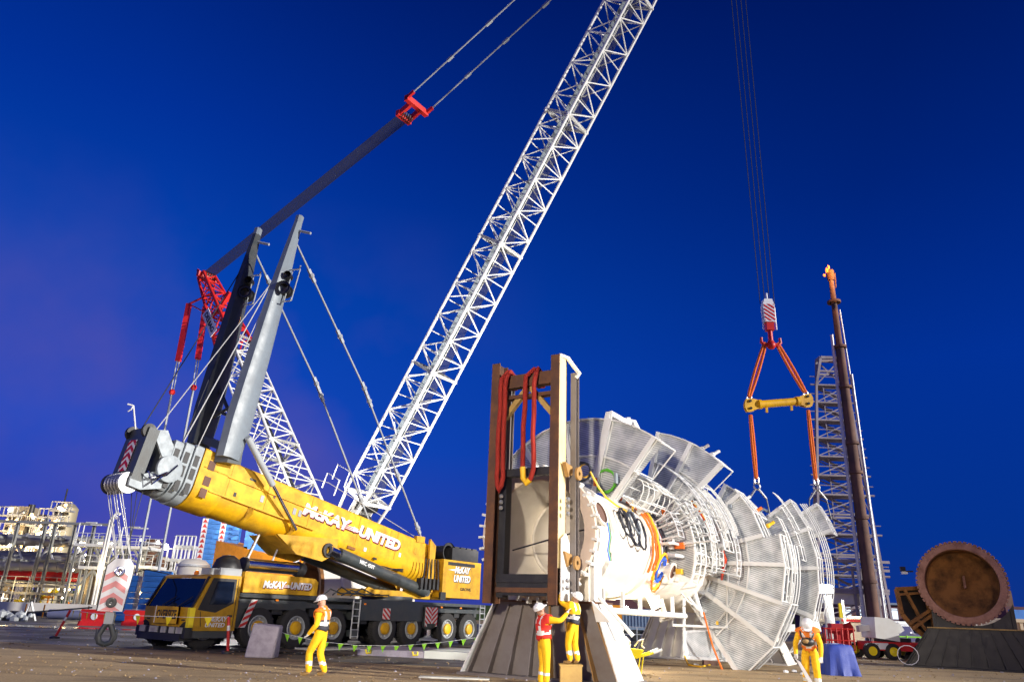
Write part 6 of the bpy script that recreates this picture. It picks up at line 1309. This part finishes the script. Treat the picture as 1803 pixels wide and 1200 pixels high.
# bending man at the right
pD = V3(at(1432, 1210, 19.4).x, 19.4, 0)
J = dict(base); J.update(pelvis=(0, -.06, .93), chest=(0, .12, 1.24), neck=(-.02, .24, 1.42), head=(-.03, .38, 1.50), shL=(-.20, .18, 1.34), shR=(.19, .16, 1.33), elL=(-.27, .14, 1.05), wrL=(-.26, .24, .80), haL=(-.25, .27, .70), elR=(.30, .16, 1.07), wrR=(.30, .28, .84), haR=(.29, .33, .74), knL=(-.12, .08, .48), knR=(.13, .02, .47), anR=(.14, -.04, .09))
rD, WD = person('worker in yellow overalls and orange vest bending forward and looking down beside the blue tarpaulin', pD, (-.42, -.9, 0), J, ('ovest', None), look=(0, .6, -.8))
b = part('chest_bag', rD, [M['black'], M['boot']]); c_ = WD((0, .28, 1.12)); b.sphere(c_, .17, 12, (1, .7, .62)); b.mat(1).sphere(WD((.03, .37, 1.13)), .07, 8, (1.4, .8, .8)); done(b)
b = part('strap', rD, M['black']); b.path([WD((-.17, .24, 1.40)), WD((-.13, .34, 1.25)), WD((-.05, .36, 1.14))], .02, 6); done(b)
b = part('strap', rD, M['black']); b.path([WD((.16, .24, 1.40)), WD((.14, .34, 1.25)), WD((.08, .36, 1.14))], .02, 6); done(b)
rag = MB(); q = WD((.30, .33, .72)); rag.prism([q, q+V3(.08, -.03, -.05), q+V3(.42, 0, -.62), q+V3(.30, .02, -.6)], V3(0, .03, 0)); rag.build('plastic_sheet', M['ltext'], label='strip of white plastic hanging from the hand of the bending worker', cat='plastic sheet')
# ================================================================ small site things
# blue tarpaulin
tq = gnd(1477, 1187); th = 1478/tq.y; r = root('tarp_bundle', tq, 'blue tarpaulin draped over a box beside the bending worker', 'tarpaulin')
b = part('tarp', r, M['tarp']); w_, dp, hh = .47, .5, .92; n_ = 40
rings = []
for k, (z, sc1) in enumerate(((0.0, 1.12), (.25, 1.05), (.6, .98), (.84, .93), (.92, .85))):
    ring = []
    for j in range(n_):
        t = 2*math.pi*j/n_; cx_s, sy_s = math.cos(t), math.sin(t); p_ = 5; rr_ = (abs(cx_s)**p_+abs(sy_s)**p_)**(-1/p_)
        fold = 1+(.09*math.sin(7*t+.6)+.05*math.sin(13*t))*(1-z/.95)
        ring.append(tq+V3(cx_s*rr_*w_*sc1*fold, sy_s*rr_*dp*sc1*fold, z+.0*t))
    rings.append(ring)
vsx = [p for ring in rings for p in ring]+[tq+V3(0, 0, .97)]; fcs = []
for k in range(4):
    for j in range(n_): fcs.append((k*n_+j, k*n_+(j+1) % n_, (k+1)*n_+(j+1) % n_, (k+1)*n_+j))
for j in range(n_): fcs.append((4*n_+j, 4*n_+(j+1) % n_, 5*n_))
b.add(vsx, fcs); done(b)
# wheelbarrow
wq = gnd(1100, 1182); wq = V3(at(1112, 1160, 23.5).x, 23.5, 0); r = root('wheelbarrow', wq, 'yellow wheelbarrow heaped with yellow hose right of the white saddle leg', 'wheelbarrow')
def WB(x, y, z): return wq+V3(x, y, z)
b = part('tray', r, M['flagy']); b.hexa([WB(-.42, -.22, .38), WB(.15, -.22, .42), WB(.15, .22, .42), WB(-.42, .22, .38), WB(-.72, -.34, .74), WB(.32, -.34, .66), WB(.32, .34, .66), WB(-.72, .34, .74)]); done(b)
for s_ in (-1, 1):
    b = part('handle', r, [M['flagy'], M['galv']]); b.path([WB(-.75, s_*.1, .25), WB(-.1, s_*.24, .4), WB(.5, s_*.28, .56), WB(.78, s_*.28, .66)], .028, 8).mat(1).tube(WB(.6, s_*.28, .59), WB(.85, s_*.28, .69), .036, 8); done(b)
    b = part('leg', r, M['flagy']); b.path([WB(-.05, s_*.22, .4), WB(.05, s_*.24, .03), WB(.22, s_*.24, .03), WB(.3, s_*.26, .48)], .02, 6); done(b)
b = part('wheel', r, M['rubber']); b.lathe(WB(-.8, 0, .2), V3(0, 1, 0), [(-.04, .05), (-.05, .17), (0, .2), (.05, .17), (.04, .05)], 18); done(b)
hs = root('hose_pile', WB(-.3, 0, .66), 'tangled yellow hose heaped in the wheelbarrow', 'hose'); b = part('coil', hs, M['cream'])
pts = []
for i in range(70): t = i*.55; pts.append(WB(-.32+.30*math.cos(t)*(.8+.2*math.sin(i)), .16*math.sin(t*1.3), .82+.20*math.sin(t)*(.7+.3*math.cos(i*1.7))))
b.path(pts, .028, 6).path([WB(.1, 0, .75), WB(.2, -.1, .9), WB(.35, -.1, .95), WB(.3, 0, .78), WB(.4, .1, .7)], .022, 6); done(b)
# delineator posts
def delin(u, v0, v1, utop, lean_lab, Yd=None):
    g_ = gnd(u, v0); tp_ = at(utop, v1, g_.y); r = root('delineator_post', g_, lean_lab, 'marker post', 'red and white delineator posts')
    ln = (tp_-g_).length; D_ = (tp_-g_).normalized(); b = part('post', r, [M['red'], M['reflect']]); b.tube(g_, g_+D_*ln*.62, .05, 10).mat(1).tube(g_+D_*ln*.62, g_+D_*ln*.76, .052, 10).mat(0).tube(g_+D_*ln*.76, tp_, .05, 10); done(b)
    b = part('base', r, M['black']); b.lathe(g_, ZUP, [(0, .2), (.06, .19), (.09, .08)], 14); done(b)
    return tp_
tA = delin(96, 1123, 1073, 124, 'red marker post leaning over in front of the refinery'); tB = delin(401, 1150, 1085, 403, 'upright red and white marker post in front of the crane cab')
for (u, v), lb in zip(((42, 1066), (74, 1068), (96, 1066), (152, 1070)), ('leftmost orange bollard along the far concrete wall', 'second orange bollard from the left along the concrete wall', 'third orange bollard, just left of the leaning red post top', 'rightmost orange bollard, nearest the left red plastic barrier')):
    p = gnd(u, v+18); b = MB(); b.tube(p, p+ZUP*1.0, .06, 8); b.build('bollard', M['orange'], loc=p, label=lb, cat='bollard', group='orange bollards along the concrete wall')
# bunting
def bunting(pts, label, fm, size=.2, n_=None):
    r = root('bunting_line', pts[0]-V3(0, 0, 0), label, 'bunting'); b = part('cord', r, M['ltext']); b.path(pts, .008, 5); done(b)
    L_ = [0]
    for i in range(len(pts)-1): L_.append(L_[-1]+(pts[i+1]-pts[i]).length)
    for k in range(n_):
        s_ = L_[-1]*(k+.5)/n_; i = max(j for j in range(len(pts)-1) if L_[j] <= s_); f_ = (s_-L_[i])/(L_[i+1]-L_[i]); p = pts[i].lerp(pts[i+1], f_); D_ = (pts[i+1]-pts[i]).normalized()
        sk1 = random.uniform(-.25, .25); b = part('flag', r, M[fm]); b.prism([p-D_*size*.5, p+D_*size*.5, p-ZUP*size*1.1+D_*size*sk1+V3(0, random.uniform(-.06, .06), 0)], V3(0, .004, 0)); done(b)
bunting([tA, at(165, 1079, 29), at(205, 1081, 26.8), at(245, 1083, 26.2), at(300, 1085, 25.8), at(350, 1086, 25.8), tB], 'line of yellow pennants strung in front of the crane bumper', 'flagy', .26, 9)
g0 = at(448, 1096, 24.6); g1 = at(560, 1128, 26.5); g2 = at(700, 1136, 28); g3 = at(850, 1120, 29.5)
bunting([g0, g0.lerp(g1, .5)-ZUP*.05, g1, g1.lerp(g2, .5)-ZUP*.06, g2, g2.lerp(g3, .5)-ZUP*.04, g3], 'line of lime green pennants strung along the crane wheels', 'flagg', .2, 17)
# lump of concrete
lq = gnd(462, 1157); sz = 1478/lq.y; r = root('concrete_block', lq, 'rough pale concrete block standing in front of the crane wheel', 'concrete block')
b = part('block', r, M['conc']); random.seed(5); hw, hh, hd2 = .44, .98, .3; pr8 = []
pts8 = [(-hw-.05, -hd2, 0), (hw-.04, -hd2, 0), (hw-.02, hd2, 0), (-hw, hd2, 0), (-hw+.08, -hd2+.05, hh), (hw+.04, -hd2+.05, hh-.07), (hw+.02, hd2-.05, hh-.03), (-hw+.1, hd2-.05, hh+.02)]
b.hexa([lq+V3(*p) for p in pts8]); o = done(b)
bv = o.modifiers.new('bevel', 'BEVEL'); bv.width = .06; bv.segments = 3
# outrigger mats
mA, mB_, mC, mD = gnd(628, 1148), gnd(842, 1163), gnd(862, 1145), gnd(655, 1138)
r = root('outrigger_mat', (mA+mC)/2, 'long pale timber mat with yellow lifting straps under the crane outrigger', 'crane mat')
g0_, g1_ = gnd(629, 1152.5), gnd(852, 1163); dm = (g1_-g0_).normalized(); LM = (g1_-g0_).length; nb = V3(-dm.y, dm.x, 0); q0 = g0_
for f0, f1, mt, ht_ in ((0, .53, 'conc', .21), (.535, 1.0, 'matw', .24)):
    b = part('slab', r, M[mt]); P4 = [q0+dm*LM*f0, q0+dm*LM*f1, q0+dm*LM*f1+nb*3.2, q0+dm*LM*f0+nb*3.2]; b.hexa(P4+[p+ZUP*ht_ for p in P4]); done(b)
for t in (.3, 2.0): b = part('strap', r, M['flagy']); b.path([q0+dm*t-nb*.02+ZUP*.2, q0+dm*(t+.05)-nb*.05+ZUP*.08, q0+dm*(t+.2)-nb*.05+ZUP*.1, q0+dm*(t+.18)-nb*.02+ZUP*.2], .03, 6); done(b)
r = root('ground_mat', T(3.2, -.5, 0), 'thin pale green ground mat lying beside the crane wheels', 'ground mat'); b = part('sheet', r, M['wood']); b.box(T(3.0, -1.1, .04), 3.2, 1.1, .06, d, n); done(b)
r = root('white_ground_sheet', gnd(790, 1192), 'white sheet lying on gravel at the foot of the grey saddle', 'ground mat'); b = part('sheet', r, M['wood']); b.box(gnd(800, 1194)+ZUP*.02, 1.7, .35, .03, R0, V3(0, 1, 0)); done(b)
# plastic barriers behind the hook
for i, (u, lb) in enumerate(((165, 'red plastic traffic barrier left of the hanging hook'), (240, 'red plastic traffic barrier between the hook and the crane bumper'))):
    p = gnd(u, 1101); r = root('plastic_barrier', p, lb, 'barrier', 'red plastic barriers')
    b = part('body', r, M['red']); W_ = .95; H_ = .95
    prof = [(-W_, 0), (W_, 0), (W_*.98, .22), (W_*.8, .3), (W_*.86, .7), (W_, .78), (W_*.9, H_), (-W_*.9, H_), (-W_, .78), (-W_*.86, .7), (-W_*.8, .3), (-W_*.98, .22)]
    b.prism([p+V3(x, -.18, z) for x, z in prof], V3(0, .36, 0)).prism([p+V3(-W_*.9, -.3, 0), p+V3(W_*.9, -.3, 0), p+V3(W_*.75, -.18, .4), p+V3(-W_*.75, -.18, .4)], V3(0, .1, 0)); done(b)
    b = part('filler_window', r, M['ltext']); b.lathe(p+V3(0, -.19, .55), V3(0, -1, 0), [(0, .2), (.02, .2), (.02, .01)], 16); done(b)
# trestle barrier and rubble at the far left
p = gnd(50, 1092); r = root('trestle_barrier', p, 'black and white A frame trestle holding a long dark bar at the far left', 'barrier')
for s_ in (0, 1):
    b = part('leg', r, M['ltext'] if s_ else M['black']); b.beam(p+V3(s_*.0-.3, -.2, 0), p+V3(-.1, 0, 1.25), .1).beam(p+V3(.25+s_*.1, .25, 0), p+V3(-.1, 0, 1.25), .1); done(b)
b = part('bar', r, M['black']); b.beam(p+V3(-1, 0, .45), p+V3(4.2, 0, 1.0), .1); done(b)
b = MB(); p = gnd(95, 1088); b.tube(p+V3(-.5, 0, .35), p+V3(4.3, .6, .35), .35, 14); b.build('white_pipe_length', M['ltext'], label='short length of fat white pipe lying on the asphalt at the left', cat='pipe')
b = MB(); p = gnd(22, 1092)
for k in range(14): b.sphere(p+V3(random.uniform(-1.2, 1.2), random.uniform(-.4, .4), random.uniform(.05, .4)), random.uniform(.15, .38), 6)
b.build('rubble_bags', M['lgrey'], label='heap of pale plastic bags beside the trestle at the far left', cat='bags', kind='stuff')
# litter on the ground near the bending worker
for i, (u, v) in enumerate(((1398, 1183), (1413, 1188), (1383, 1184), (1225, 1172), (1290, 1176))):
    p = gnd(u, v); b = MB(); b.sphere(p+ZUP*.05, .08, 6, (1, 1, .7)).sphere(p+V3(.07, .02, .04), .05, 6); b.build('litter', M['clear'], label=('scrap of pale litter left of the bending worker', 'scrap of pale litter nearest the boots of the bending worker', 'scrap of litter by the rear saddle base', 'scrap of litter below the louvred panel', 'scrap of litter under the big platform fan')[i], cat='litter', group='scraps of pale litter')
b = MB(); p = V(10, 4.5, -60); b.path([at(1206, 1160, 27)+V3(0, 0, .1), V3(*gnd(1212, 1172))+ZUP*.05, V3(*gnd(1235, 1175))+ZUP*.04, V3(*gnd(1250, 1172))+ZUP*.05], .03, 6); b.build('yellow_hose', M['ycable'], label='yellow hose looped on the ground under the louvred panel', cat='hose')
for u, v, w_, h_, lb in ((1250, 1170, .5, .28, 'small dark timber block under the foot of the platform fan'),):
    p = gnd(u, v); b = MB(); b.box(p+ZUP*h_/2, w_, .3, h_).box(p+ZUP*(h_+.05)+R0*.3, .9, .2, .1); b.build('timber_block', M['stack'], label=lb, cat='timber')

# pebbles and grit over the foreground
random.seed(21); b = MB()
for k in range(2600):
    y = 17+30*random.random()**1.6; x = random.uniform(-.62, .72)*y; s_ = random.uniform(.008, .03)*(1+.02*y)
    p = V3(x, y, s_*.25); a = random.uniform(0, 6.28); c_, s2 = math.cos(a)*s_, math.sin(a)*s_
    b.mat(random.choice((0, 0, 0, 0, 1))).add([p+V3(c_, s2, 0), p+V3(-s2, c_, 0), p+V3(-c_, -s2, 0), p+V3(s2, -c_, 0), p+V3(random.uniform(-.3, .3)*s_, 0, s_*.7), p-ZUP*s_*.4], [(0, 1, 4), (1, 2, 4), (2, 3, 4), (3, 0, 4), (1, 0, 5), (2, 1, 5), (3, 2, 5), (0, 3, 5)])
b.build('gravel_stones', [M['gravel'], M['conc']], loc=(0, 20, 0), label='loose stones scattered over the brown gravel yard', cat='gravel', kind='stuff', flat=True)
